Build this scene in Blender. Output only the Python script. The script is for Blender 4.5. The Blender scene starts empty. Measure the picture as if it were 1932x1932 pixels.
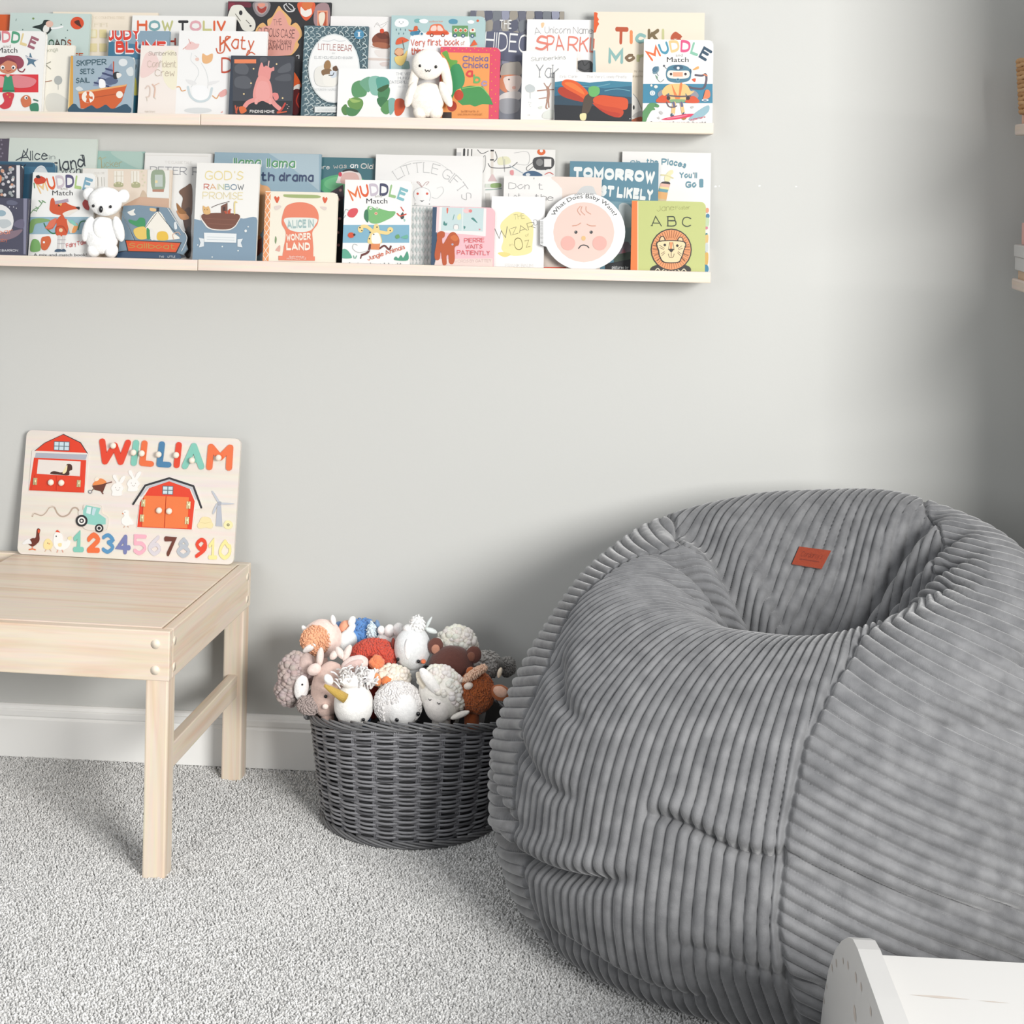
import bpy, bmesh, math, random
import numpy as np
from mathutils import Vector, Matrix, Euler
from mathutils.geometry import tessellate_polygon
from mathutils.bvhtree import BVHTree
from mathutils import noise as mnoise

random.seed(7)
rng = np.random.default_rng(7)
C = bpy.context.scene.collection
sc = bpy.context.scene
PI = math.pi

# ------------------------------------------------------------------ camera
FPX, YAW, ROLL, PX, PY, CAM_H = 3199.4, 0.07889, 0.01953, 966.0, 309.25, 1.4076
D_ = Vector((-math.sin(YAW), math.cos(YAW), 0))
R_ = Vector((math.cos(YAW), math.sin(YAW), 0))
U_ = Vector((0, 0, 1))
R2 = R_ * math.cos(ROLL) - U_ * 0 + U_ * math.sin(ROLL)
U2 = U_ * math.cos(ROLL) - R_ * math.sin(ROLL)
cam_d = bpy.data.cameras.new('camera')
cam = bpy.data.objects.new('camera', cam_d)
C.objects.link(cam)
cam_d.sensor_width = 36
cam_d.lens = FPX / 1932 * 36
cam_d.shift_y = -(966 - PY) / 1932
cam_d.clip_start, cam_d.clip_end = 0.05, 60
CAM = Vector((0, 0, CAM_H))
M = Matrix((R2, U2, -D_)).transposed().to_4x4()
M.translation = CAM
cam.matrix_world = M
sc.camera = cam

# ------------------------------------------------------------------ light
sc.view_settings.view_transform = 'Standard'
sc.view_settings.look = 'None'
sc.view_settings.gamma = 1
sc.view_settings.use_curve_mapping = False
sc.view_settings.exposure = 0.0
w = bpy.data.worlds.new('world')
sc.world = w
w.use_nodes = True
wn, wl = w.node_tree.nodes, w.node_tree.links
bg = wn['Background']
tcw, sep, rmp = wn.new('ShaderNodeTexCoord'), wn.new('ShaderNodeSeparateXYZ'), wn.new('ShaderNodeMapRange')
wl.new(tcw.outputs['Generated'], sep.inputs[0])
wl.new(sep.outputs['Z'], rmp.inputs['Value'])
rmp.inputs['From Min'].default_value, rmp.inputs['From Max'].default_value = -0.1, 0.9
rmp.inputs['To Min'].default_value, rmp.inputs['To Max'].default_value = 0.03, 1.0
wl.new(rmp.outputs['Result'], bg.inputs[1])          # soft daylight, strongest from overhead
bg.inputs[0].default_value = (0.95, 0.97, 1.0, 1)


def area(name, loc, target, sx, sy, power, col=(1, 1, 1)):
    l = bpy.data.lights.new(name, 'AREA')
    l.shape = 'RECTANGLE'
    l.size, l.size_y, l.energy, l.color = sx, sy, power, col
    o = bpy.data.objects.new(name, l)
    C.objects.link(o)
    o.location = loc
    o.rotation_euler = (Vector(target) - Vector(loc)).to_track_quat('-Z', 'Y').to_euler()
    return o


# daylight through a wide window to the right of the photographer
area('window_light', (2.45, -0.95, 2.0), (-0.5, 3.4, 0.5), 1.7, 1.5, 335, (1.0, 0.985, 0.96))
# a weak fill lamp, added behind the photographer to lift the left side
area('rear_fill_light', (-1.9, -0.9, 1.7), (-0.6, 3.7, 0.7), 1.5, 1.3, 34, (0.97, 0.985, 1.0))

# ------------------------------------------------------------------ helpers
YW = 3.8777          # the back wall


def ray(px, py):
    x, y = px - PX, py - PY
    return (D_ + R2 * (x / FPX) - U2 * (y / FPX))


def at(px, py, Y):
    """The point of the plane y = Y that shows at this place of the photograph."""
    d = ray(px, py)
    return CAM + d * (Y / d.y)


def atz(px, py, z):
    d = ray(px, py)
    return CAM + d * ((z - CAM_H) / d.z)


def lin(c):
    return c / 12.92 if c <= 0.04045 else ((c + 0.055) / 1.055) ** 2.4


def hexc(h, k=1.0):
    return tuple(lin(int(h[i:i + 2], 16) / 255) * k for i in (0, 2, 4)) + (1.0,)


class MB:
    """Collects vertices and faces (with a colour and a material slot each) for ONE mesh."""

    def __init__(self):
        self.v, self.f, self.c, self.m, self.s = [], [], [], [], []

    def add(self, vs, fs, col=(1, 1, 1, 1), mi=0, smooth=False):
        b = len(self.v)
        self.v += [tuple(p) for p in vs]
        for f in fs:
            self.f.append(tuple(b + i for i in f))
            self.c.append(col)
            self.m.append(mi)
            self.s.append(smooth)

    def box(self, lo, hi, col=(1, 1, 1, 1), mi=0, T=None):
        (a, b, c), (d, e, f) = lo, hi
        vs = [Vector(p) for p in ((a, b, c), (d, b, c), (d, e, c), (a, e, c), (a, b, f), (d, b, f), (d, e, f), (a, e, f))]
        if T is not None:
            vs = [T @ p for p in vs]
        self.add(vs, [(0, 3, 2, 1), (4, 5, 6, 7), (0, 1, 5, 4), (1, 2, 6, 5), (2, 3, 7, 6), (3, 0, 4, 7)], col, mi)

    def prism(self, pts, y0, y1, col=(1, 1, 1, 1), mi=0, back=True):
        """A flat outline in x, z given thickness along y (y0 is the face towards -y)."""
        n = len(pts)
        tri = tessellate_polygon([[Vector((p[0], p[1], 0)) for p in pts]])
        self.add([(p[0], y0, p[1]) for p in pts], tri, col, mi)
        if back:
            self.add([(p[0], y1, p[1]) for p in pts], [t[::-1] for t in tri], col, mi)
        self.add([(p[0], y0, p[1]) for p in pts] + [(p[0], y1, p[1]) for p in pts],
                 [(i, (i + 1) % n, n + (i + 1) % n, n + i) for i in range(n)], col, mi)

    def tube(self, pts, r, n=8, col=(1, 1, 1, 1), mi=0, closed=False, caps=True):
        pts = [Vector(p) for p in pts]
        k = len(pts)
        rr = r if hasattr(r, '__len__') else [r] * k
        vs, fs = [], []
        up = None
        for i, p in enumerate(pts):
            a = pts[(i + 1) % k] if closed or i < k - 1 else p
            b = pts[i - 1] if closed or i > 0 else p
            t = (a - b).normalized() if (a - b).length > 1e-9 else Vector((0, 0, 1))
            if up is None:
                up = t.orthogonal().normalized()
            up = (up - t * up.dot(t))
            up = up.normalized() if up.length > 1e-6 else t.orthogonal().normalized()
            sd = t.cross(up)
            for j in range(n):
                q = 2 * PI * j / n
                vs.append(p + (up * math.cos(q) + sd * math.sin(q)) * rr[i])
        for i in range(k if closed else k - 1):
            for j in range(n):
                a, b = i * n, ((i + 1) % k) * n
                fs.append((a + j, a + (j + 1) % n, b + (j + 1) % n, b + j))
        if caps and not closed:
            fs.append(tuple(range(n - 1, -1, -1)))
            fs.append(tuple((k - 1) * n + j for j in range(n)))
        self.add(vs, fs, col, mi, True)

    def ico(self, c, r, sub=2, col=(1, 1, 1, 1), mi=0, T=None):
        vs, fs = ICO(sub)
        rr = Vector(r) if hasattr(r, '__len__') else Vector((r, r, r))
        out = []
        for p in vs:
            q = Vector((p[0] * rr.x, p[1] * rr.y, p[2] * rr.z))
            if T is not None:
                q = T @ q
            out.append(q + Vector(c))
        self.add(out, fs, col, mi, True)

    def obj(self, name, mats, parent=None, bevel=0.0):
        me = bpy.data.meshes.new(name)
        me.from_pydata(self.v, [], self.f)
        mats = mats if isinstance(mats, (list, tuple)) else [mats]
        for m in mats:
            me.materials.append(m)
        if len(mats) > 1:
            me.polygons.foreach_set('material_index', self.m)
        me.polygons.foreach_set('use_smooth', self.s)
        ca = me.color_attributes.new('col', 'FLOAT_COLOR', 'CORNER')
        cc = np.repeat(np.array(self.c, dtype=np.float32), [len(f) for f in self.f], axis=0)
        ca.data.foreach_set('color', cc.ravel())
        me.update()
        o = bpy.data.objects.new(name, me)
        C.objects.link(o)
        if parent is not None:
            o.parent = parent
        if bevel:
            bv = o.modifiers.new('edge', 'BEVEL')
            bv.width, bv.segments, bv.limit_method, bv.angle_limit = bevel, 2, 'ANGLE', 0.6
        return o


_ico = {}


def ICO(sub):
    if sub not in _ico:
        bm = bmesh.new()
        bmesh.ops.create_icosphere(bm, subdivisions=sub, radius=1)
        _ico[sub] = ([tuple(v.co) for v in bm.verts], [tuple(v.index for v in f.verts) for f in bm.faces])
        bm.free()
    return _ico[sub]


def thing(name, label, cat, loc=(0, 0, 0), rot=(0, 0, 0), group=None):
    o = bpy.data.objects.new(name, None)
    C.objects.link(o)
    o.empty_display_size = 0.05
    o.location, o.rotation_euler = loc, rot
    return tag(o, label, cat, group)


def tag(o, label, cat, group=None):
    o['label'], o['category'] = label, cat
    if group:
        o['group'] = group
    return o


def struct(o):
    o['kind'] = 'structure'
    return o


# ------------------------------------------------------------------ materials
def newmat(name):
    m = bpy.data.materials.new(name)
    m.use_nodes = True
    nt = m.node_tree
    return m, nt, nt.nodes['Principled BSDF'], nt.links


def node(nt, typ, **kw):
    n = nt.nodes.new(typ)
    for k, v in kw.items():
        setattr(n, k, v)
    return n


def plain(name, col, rough=0.5, bump=0.0, scale=200, sheen=0.0):
    m, nt, b, L = newmat(name)
    b.inputs['Base Color'].default_value = col
    b.inputs['Roughness'].default_value = rough
    b.inputs['Sheen Weight'].default_value = sheen
    if bump:
        tc = node(nt, 'ShaderNodeTexCoord')
        nz = node(nt, 'ShaderNodeTexNoise')
        nz.inputs['Scale'].default_value = scale
        nz.inputs['Detail'].default_value = 4
        bp = node(nt, 'ShaderNodeBump')
        bp.inputs['Strength'].default_value = bump
        bp.inputs['Distance'].default_value = 0.004
        L.new(tc.outputs['Object'], nz.inputs['Vector'])
        L.new(nz.outputs['Fac'], bp.inputs['Height'])
        L.new(bp.outputs['Normal'], b.inputs['Normal'])
    return m


def painted(name, rough=0.45, bump=0.0, scale=300, sheen=0.0, var=0.0):
    """A surface whose flat colours come from the mesh's own colour attribute (print, dye, paint)."""
    m = plain(name, (1, 1, 1, 1), rough, bump, scale, sheen)
    nt, L = m.node_tree, m.node_tree.links
    b = nt.nodes['Principled BSDF']
    a = node(nt, 'ShaderNodeVertexColor', layer_name='col')
    if var:
        nz = node(nt, 'ShaderNodeTexNoise')
        nz.inputs['Scale'].default_value = scale * 0.35
        tc = node(nt, 'ShaderNodeTexCoord')
        L.new(tc.outputs['Object'], nz.inputs['Vector'])
        mr = node(nt, 'ShaderNodeMapRange')
        mr.inputs['From Min'].default_value, mr.inputs['From Max'].default_value = 0.3, 0.7
        mr.inputs['To Min'].default_value, mr.inputs['To Max'].default_value = 1 - var, 1.0
        L.new(nz.outputs['Fac'], mr.inputs['Value'])
        mx = node(nt, 'ShaderNodeMix', data_type='RGBA', blend_type='MULTIPLY')
        mx.inputs[0].default_value = 1
        L.new(a.outputs['Color'], mx.inputs[6])
        L.new(mr.outputs['Result'], mx.inputs[7])
        L.new(mx.outputs[2], b.inputs['Base Color'])
    else:
        L.new(a.outputs['Color'], b.inputs['Base Color'])
    return m


def wood(name, c1, c2, axis, rough=0.5, k=1.0, scale=1.0):
    m, nt, b, L = newmat(name)
    tc = node(nt, 'ShaderNodeTexCoord')
    mp = node(nt, 'ShaderNodeMapping')
    s = [15 * scale, 15 * scale, 15 * scale]
    s[axis] = 0.9 * scale
    mp.inputs['Scale'].default_value = s
    n1 = node(nt, 'ShaderNodeTexNoise')
    n1.inputs['Scale'].default_value = 1.6
    n1.inputs['Detail'].default_value = 5
    n1.inputs['Distortion'].default_value = 1.1
    n2 = node(nt, 'ShaderNodeTexNoise')
    n2.inputs['Scale'].default_value = 9
    n2.inputs['Detail'].default_value = 2
    cr = node(nt, 'ShaderNodeValToRGB')
    cr.color_ramp.elements[0].position, cr.color_ramp.elements[0].color = 0.30, c2
    cr.color_ramp.elements[1].position, cr.color_ramp.elements[1].color = 0.52, c1
    mx = node(nt, 'ShaderNodeMix', data_type='RGBA', blend_type='MULTIPLY')
    mx.inputs[0].default_value = 0.18
    L.new(tc.outputs['Object'], mp.inputs['Vector'])
    L.new(mp.outputs['Vector'], n1.inputs['Vector'])
    L.new(mp.outputs['Vector'], n2.inputs['Vector'])
    L.new(n1.outputs['Fac'], cr.inputs['Fac'])
    L.new(cr.outputs['Color'], mx.inputs[6])
    L.new(n2.outputs['Color'], mx.inputs[7])
    L.new(mx.outputs[2], b.inputs['Base Color'])
    b.inputs['Roughness'].default_value = rough
    return m


MAT = {}
MAT['wall'] = plain('grey_wall_paint', (0.53, 0.533, 0.512, 1), 0.75, 0.05, 90)
MAT['trim'] = plain('white_gloss_trim', (0.86, 0.855, 0.83, 1), 0.35)
MAT['print'] = painted('printed_paper', 0.42)
MAT['page'] = plain('page_edges', (0.82, 0.79, 0.72, 1), 0.8, 0.2, 900)
PINE1, PINE2 = (0.80, 0.685, 0.55, 1), (0.72, 0.535, 0.385, 1)
for i, ax in enumerate('xyz'):
    MAT['pine_' + ax] = wood('pine_' + ax, PINE1, PINE2, i, 0.45)
for i, ax in enumerate('xy'):
    MAT['aspen_' + ax] = wood('aspen_' + ax, (0.80, 0.69, 0.59, 1), (0.76, 0.62, 0.51, 1), i, 0.5)
MAT['board'] = wood('birch_board', (0.76, 0.70, 0.63, 1), (0.735, 0.665, 0.59, 1), 0, 0.55, scale=0.6)
MAT['paint'] = painted('painted_wood', 0.4)
MAT['white_paint'] = plain('white_painted_wood', (0.62, 0.61, 0.59, 1), 0.45)
MAT['brass'] = plain('brass_hinge', (0.75, 0.66, 0.38, 1), 0.3)
MAT['brass'].node_tree.nodes['Principled BSDF'].inputs['Metallic'].default_value = 0.8
MAT['plush'] = painted('plush_fabric', 0.95, 0.35, 420, 0.25, 0.12)
MAT['bead'] = plain('black_bead_eye', (0.012, 0.012, 0.014, 1), 0.15)

# ------------------------------------------------------------------ hand lettering (strokes) and print
GL = {}
for ln in """A 023982 1464
B 0209 ~0949585606 ~065665634202
C ~78491805134273
D 0209 ~09396875633202
E 69090262 0656
F 690902 0656
G ~78491805134273 737545
H 0209 7279 0676
I 0209
J ~5954432204
K 0209 6905 2762
L 090262
M 0209448982
N 02097279
O ~491805134273857849
P 0209 ~094978664505
Q ~491805134273857849 5482
R 0209 ~094978664505 3572
S ~6839172655643203
T 0979 3932
U ~0904326469
V 093269
W 0922476289
X 0962 0269
Y 093669 3632
Z 09690262
a ~572704224254 5752
b 0209 ~052756532203
c ~5627042253
d 5259 ~552705032254
e ~0555462705032253
f ~48291712 0737
g ~562705032254 ~57513001
h 0209 ~0527565452
i 0207 0809
j ~272100 2829
k 0209 5704 2552
l 0209
m 0207 ~05173632 ~36577672
n 0207 ~05274642
o ~270504225455 4727
p 0007 ~052756532203
r 0207 ~052747
s ~46271625443203
t ~19132242 0737
u ~07032243 4742
v 072247
w 0712355267
x 0742 0247
y 0723 4710
z 07470242
1 072922 0242
2 ~0739674502 0262
3 ~08396736 ~36643203
4 490464 4942
5 690906 ~0646643203
6 ~59160432644615
7 096922
8 ~3917365739 ~3604326436
9 ~57351739585512
0 ~391704326467 5739
' 1918
? ~083968563534 3332
! 0904 0302
- 0545
. 0203
, 1201""".split('\n'):
    k, *ss = ln.split(' ')
    GL[k] = [(s[0] == '~', [(int(a), int(b) - 2) for a, b in zip(s.lstrip('~')[::2], s.lstrip('~')[1::2])]) for s in ss]


def spline(P, n=6, closed=False):
    if len(P) < 3:
        return [Vector(p) for p in P]
    out, k = [], len(P)
    for i in range(k if closed else k - 1):
        p0 = P[(i - 1) % k] if closed or i else P[0]
        p1, p2 = P[i], P[(i + 1) % k]
        p3 = P[(i + 2) % k] if closed or i < k - 2 else P[-1]
        for j in range(n):
            t = j / n
            out.append(Vector([0.5 * (2 * b + (c - a) * t + (2 * a - 5 * b + 4 * c - d) * t * t + (3 * b - a - 3 * c + d) * t ** 3) for a, b, c, d in zip(p0, p1, p2, p3)]))
    if not closed:
        out.append(Vector(P[-1]))
    return out


def ribbon(P, w, caps=True):
    """A stroke of width w along 2D points: vertices, triangles/quads."""
    P = [Vector((p[0], p[1])) for p in P]
    P = [p for i, p in enumerate(P) if i == 0 or (p - P[i - 1]).length > 1e-6]
    if len(P) == 1:
        P.append(P[0] + Vector((1e-4, 0)))
    h = w / 2
    vs, fs = [], []
    for i, p in enumerate(P):
        a = (P[min(i + 1, len(P) - 1)] - p)
        b = (p - P[max(i - 1, 0)])
        a = a.normalized() if a.length else b.normalized()
        b = b.normalized() if b.length else a
        t = a + b
        if t.length < 0.2:
            t = a
        t.normalize()
        n = Vector((-t.y, t.x))
        k = h / max(0.55, abs(n.dot(Vector((-a.y, a.x)))))
        vs += [p + n * k, p - n * k]
        if i:
            fs.append((2 * i - 2, 2 * i - 1, 2 * i + 1, 2 * i))
    if caps:
        for p, q in ((P[0], P[0] - P[1]), (P[-1], P[-1] - P[-2])):
            t = q.normalized()
            n = Vector((-t.y, t.x))
            b0 = len(vs)
            vs += [p + n * h * math.cos(a) + t * h * math.sin(a) for a in (0, PI / 5, 2 * PI / 5, 3 * PI / 5, 4 * PI / 5, PI)]
            fs.append(tuple(range(b0, b0 + 6)))
    return vs, fs


_txt = {}


def text_runs(font, text):
    """[(char index, vertices in 0..1 of the width and of the cap height, faces)], width in cap heights."""
    key = (font, text)
    if key in _txt:
        return _txt[key]
    runs = []
    if font[0] in 'kf':
        wgt = int(font[1:] or 12) / 100
        x = 0.0
        for ci, ch in enumerate(text):
            if ch == ' ':
                x += 0.42
                continue
            g = GL.get(ch)
            if g is None:
                continue
            gw = max(max(p[0] for p in pts) for _, pts in g)
            vs, fs = [], []
            for sm, pts in g:
                q = [(x + p[0] / 7 + wgt / 2, p[1] / 7 * (1 - wgt) + wgt / 2) for p in pts]
                q = spline(q, 4) if sm else q
                v, f = ribbon(q, wgt)
                fs += [tuple(len(vs) + i for i in ff) for ff in f]
                vs += v
                if font[0] == 'f':
                    for e, nb in ((q[0], q[1]), (q[-1], q[-2])):
                        if abs(e[0] - nb[0]) < abs(e[1] - nb[1]) * 0.7:
                            v, f = ribbon([(e[0] - 0.13, e[1]), (e[0] + 0.13, e[1])], wgt * 0.6, False)
                            fs += [tuple(len(vs) + i for i in ff) for ff in f]
                            vs += v
            runs.append((ci, vs, fs))
            x += gw / 7 + wgt + 0.16
        W = max(x - 0.16, 0.01)
        runs = [(ci, [(p[0] / W, p[1]) for p in vs], fs) for ci, vs, fs in runs]
    else:
        cu = bpy.data.curves.new('lettering', 'FONT')
        cu.body = text
        cu.offset = int(font[1:] or 0) / 1000
        cu.resolution_u = 3
        o = bpy.data.objects.new('lettering', cu)
        C.objects.link(o)
        me = o.evaluated_get(bpy.context.evaluated_depsgraph_get()).to_mesh()
        vs = [(v.co.x, v.co.y) for v in me.vertices]
        fs = [tuple(p.vertices) for p in me.polygons]
        o.to_mesh_clear()
        bpy.data.objects.remove(o)
        bpy.data.curves.remove(cu)
        x0, x1 = min(v[0] for v in vs), max(v[0] for v in vs)
        W = (x1 - x0) / 0.70
        runs = [(0, [((v[0] - x0) / (x1 - x0), v[1] / 0.70) for v in vs], fs)]
    _txt[key] = (runs, W)
    return runs, W


def text_tris(font, text):
    runs, W = text_runs(font, text)
    V, F = [], []
    for ci, vs, fs in runs:
        F += [tuple(len(V) + i for i in f) for f in fs]
        V += vs
    return V, F


# ------------------------------------------------------------------ printed artwork, read line by line
FR = {'A': (0, 0, 4.2), 'B': (400, 0, 4.2), 'C': (720, 0, 4.2), 'D': (960, 0, 4.2), 'E': (0, 250, 4.2), 'F': (340, 260, 4.2), 'G': (620, 260, 4.2), 'H': (920, 260, 4.2), 'I': (0, 780, 3.864)}


def art_shapes(src, frame):
    """Yields (colour, 2D vertices, faces) in photograph coordinates for each drawing command."""
    ox, oy, s = FR[frame]

    def P(tok):
        x, y = tok.split(',')
        return (float(x), float(y))

    def out(col, vs, fs):
        return hexc(col), [(ox + v[0] / s, oy + v[1] / s) for v in vs], fs
    for ln in src.strip().split('\n'):
        ln = ln.strip()
        if not ln:
            continue
        a = ln.split(' ')
        k = a[0]
        if k in 'ps':
            pts = [P(x) for x in a[2:]]
            if k == 's':
                pts = [tuple(v) for v in spline(pts, 5, True)]
            yield out(a[1], pts, tessellate_polygon([[Vector((p[0], p[1], 0)) for p in pts]]))
        elif k == 'r':
            x0, y0, x1, y1 = map(float, a[2:6])
            yield out(a[1], [(x0, y0), (x1, y0), (x1, y1), (x0, y1)], [(0, 1, 2, 3)])
        elif k == 'e':
            cx, cy, rx, ry = map(float, a[2:6])
            ro = math.radians(float(a[6])) if len(a) > 6 else 0
            n = 24
            yield out(a[1], [(cx + rx * math.cos(q) * math.cos(ro) - ry * math.sin(q) * math.sin(ro), cy + rx * math.cos(q) * math.sin(ro) + ry * math.sin(q) * math.cos(ro)) for q in [2 * PI * i / n for i in range(n)]], [tuple(range(n))])
        elif k in 'lL':
            pts = [P(x) for x in a[3:]]
            if k == 'l':
                pts = spline(pts, 6)
            if k == 'L' and len(pts) > 2:
                vs, fs = [], []
                for p, q in zip(pts, pts[1:]):
                    v, f = ribbon([p, q], float(a[2]))
                    fs += [tuple(len(vs) + i for i in g) for g in f]
                    vs += v
                yield out(a[1], vs, fs)
            else:
                yield out(a[1], *ribbon(pts, float(a[2])))
        elif k == 'd':            # dots: d col radius x,y x,y ...
            vs, fs = [], []
            for x in a[3:]:
                c = P(x)
                fs.append(tuple(range(len(vs), len(vs) + 8)))
                vs += [(c[0] + float(a[2]) * math.cos(i * PI / 4), c[1] + float(a[2]) * math.sin(i * PI / 4)) for i in range(8)]
            yield out(a[1], vs, fs)
        elif k == 't':            # t font colours x0,y0 x1,y1 height[,bulge] words
            cols = a[2].split('/')
            (x0, y0), (x1, y1) = P(a[3]), P(a[4])
            hb = a[5].split(',')
            h, bu = float(hb[0]), float(hb[1]) if len(hb) > 1 else 0
            runs, W = text_runs(a[1], ' '.join(a[6:]))
            dx, dy = x1 - x0, y1 - y0
            ln_ = math.hypot(dx, dy)
            i = 0
            for ci, vs, fs in runs:
                q = []
                for u, v in vs:
                    sl = 4 * bu * (1 - 2 * u) / ln_
                    nx, ny = dy / ln_ - sl * dx / ln_, -dx / ln_ - sl * dy / ln_
                    nl = math.hypot(nx, ny)
                    q.append((x0 + dx * u + dy / ln_ * bu * 4 * u * (1 - u) + nx / nl * h * v, y0 + dy * u - dx / ln_ * bu * 4 * u * (1 - u) + ny / nl * h * v))
                yield out(cols[i % len(cols)], q, fs)
                i += 1
        elif k == 'a':            # a font col cx cy R deg0 deg1 h words: on a circle
            cx, cy, R, d0, d1, h = map(float, a[3:9])
            runs, W = text_runs(a[1], ' '.join(a[9:]))
            for ci, vs, fs in runs:
                q = []
                for u, v in vs:
                    g = math.radians(d0 + (d1 - d0) * u)
                    rr = R + h * v
                    q.append((cx + rr * math.sin(g), cy - rr * math.cos(g)))
                yield out(a[2], q, fs)

# ================================================================== THE SETTING
def plane_obj(name, vs, mat):
    b = MB()
    b.add(vs, [(0, 1, 2, 3)])
    return b.obj(name, mat)


XR = 0.925            # the right-hand wall, just outside the frame
b = MB()
b.box((-3.2, YW, -0.01), (XR + 0.1, YW + 0.1, 2.6))
for px, py, s in ((1350, 352, 2.2), (1357, 351, 1.2), (1433, 350.5, 2.0), (1502, 352, 1.6)):     # filler specks
    p = at(px, py, YW)
    q = s / 845
    b.add([(p.x - q, YW - 0.0004, p.z - q * .7), (p.x + q, YW - 0.0004, p.z - q * .4), (p.x + q * .8, YW - 0.0004, p.z + q * .6), (p.x - q * .6, YW - 0.0004, p.z + q * .8)], [(0, 1, 2, 3)], mi=1)
struct(b.obj('wall_back', [MAT['wall'], MAT['trim']]))
b = MB()
b.box((XR, 3.05, -0.01), (XR + 0.1, YW + 0.05, 2.6))
struct(b.obj('wall_right', MAT['wall']))

# moulded skirting board: one profile swept along the wall
prof = [(0, 0), (0.018, 0), (0.018, 0.088), (0.0165, 0.0905), (0.0145, 0.0925), (0.0145, 0.0945), (0.0165, 0.0965), (0.0165, 0.1085),
        (0.0150, 0.1105), (0.0125, 0.1115), (0.0125, 0.1135), (0.0105, 0.118), (0.006, 0.1214), (0, 0.1214)]


def sweep_x(name, x0, x1):
    b = MB()
    n = len(prof)
    b.add([(x0, YW - d, z) for d, z in prof] + [(x1, YW - d, z) for d, z in prof],
          [(i, (i + 1) % n, n + (i + 1) % n, n + i) for i in range(n)])
    return struct(b.obj(name, MAT['trim'], bevel=0.0008))


sweep_x('baseboard_back', -3.2, XR)
b = MB()
n = len(prof)
b.add([(XR - d, 3.05, z) for d, z in prof] + [(XR - d, YW, z) for d, z in prof], [(i, (i + 1) % n, n + (i + 1) % n, n + i) for i in range(n)])
struct(b.obj('baseboard_right', MAT['trim']))

b = MB()
b.add([(-3.2, -2.5, -0.009), (XR + 2, -2.5, -0.009), (XR + 2, YW, -0.009), (-3.2, YW, -0.009)], [(0, 1, 2, 3)])
struct(b.obj('floor', plain('carpet_backing', (0.42, 0.415, 0.40, 1), 0.95, 0.4, 500)))


def carpet():
    x0, x1, y0, y1, st = -2.10, 0.905, 2.30, YW - 0.017, 0.0035
    gx, gy = np.meshgrid(np.arange(x0, x1, st), np.arange(y0, y1, st))
    p = np.stack([gx.ravel(), gy.ravel()], 1)
    p += rng.uniform(-0.5, 0.5, p.shape) * st * 1.1
    p = p[(p[:, 1] < y1) & (p[:, 0] < x1)]
    n = len(p)
    a = rng.uniform(0, 2 * PI, n)
    ln = rng.uniform(0.001, 0.0048, n)
    h = rng.uniform(0.0085, 0.0115, n)
    big = np.array([mnoise.noise(Vector((x * 5.5, y * 5.5, 0.3))) for x, y in p[::1]])
    h *= 1 + 0.16 * big
    pts = np.zeros((n, 4, 3), np.float32)
    for k, t in enumerate((0, 0.45, 0.8, 1.0)):
        pts[:, k, 0] = p[:, 0] + np.cos(a) * ln * t ** 1.5 + (rng.uniform(-1, 1, n) * 0.0008 if k else 0) + big * 0.002 * t
        pts[:, k, 1] = p[:, 1] + np.sin(a) * ln * t ** 1.5 + (rng.uniform(-1, 1, n) * 0.0008 if k else 0)
        pts[:, k, 2] = -0.009 + h * t
    hc = bpy.data.hair_curves.new('carpet_pile')
    hc.add_curves([4] * n)
    hc.points.foreach_set('position', pts.ravel())
    r = hc.attributes.get('radius') or hc.attributes.new('radius', 'FLOAT', 'POINT')
    rad = np.tile(np.array([0.0016, 0.0020, 0.0019, 0.0013], np.float32), (n, 1)) * rng.uniform(0.75, 1.15, (n, 1)).astype(np.float32)
    r.data.foreach_set('value', rad.ravel())
    m, nt, bs, L = newmat('carpet_yarn')
    hi = node(nt, 'ShaderNodeHairInfo')
    cr = node(nt, 'ShaderNodeValToRGB')
    cr.color_ramp.elements[0].color = (0.56, 0.557, 0.545, 1)
    cr.color_ramp.elements[1].color = (0.78, 0.775, 0.76, 1)
    L.new(hi.outputs['Random'], cr.inputs['Fac'])
    L.new(cr.outputs['Color'], bs.inputs['Base Color'])
    bs.inputs['Roughness'].default_value = 0.9
    bs.inputs['Specular IOR Level'].default_value = 0.15
    hc.materials.append(m)
    o = bpy.data.objects.new('carpet_pile', hc)
    C.objects.link(o)
    o['kind'] = 'stuff'
    tag(o, 'pale grey twisted carpet pile covering the floor', 'carpet')


carpet()

# ================================================================== PICTURE LEDGES
UZ, LZ = 1.4820, 1.1535      # undersides of the two rows
YL = YW - 0.12               # front of the lips
LB = 0.010                   # thickness of the bottom board


def ledge(x0, x1, z, label, group):
    t = thing('picture_ledge', label, 'shelf', ((x0 + x1) / 2, YW, z), group=group)
    h = (x1 - x0) / 2
    for nm, lo, hi in (('bottom_board', (-h, -0.11, 0), (h, 0, LB)), ('front_lip', (-h, -0.12, 0), (h, -0.11, 0.0245)), ('back_board', (-h, -0.010, LB), (h, 0, 0.07))):
        b = MB()
        b.box(lo, hi)
        b.obj(nm, MAT['aspen_x'], t, bevel=0.0012)


for z, row in ((UZ, 'upper'), (LZ, 'lower')):
    ledge(-1.0034, 0.1466, z, f'long pale wood picture ledge ending mid-wall, {row} of the two rows of books', 'pale wood picture ledges')
    ledge(-2.1545, -1.0045, z - (0.0004 if row == 'upper' else 0.0007), f'pale wood picture ledge cut by the left edge of the photo, {row} row', 'pale wood picture ledges')

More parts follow.
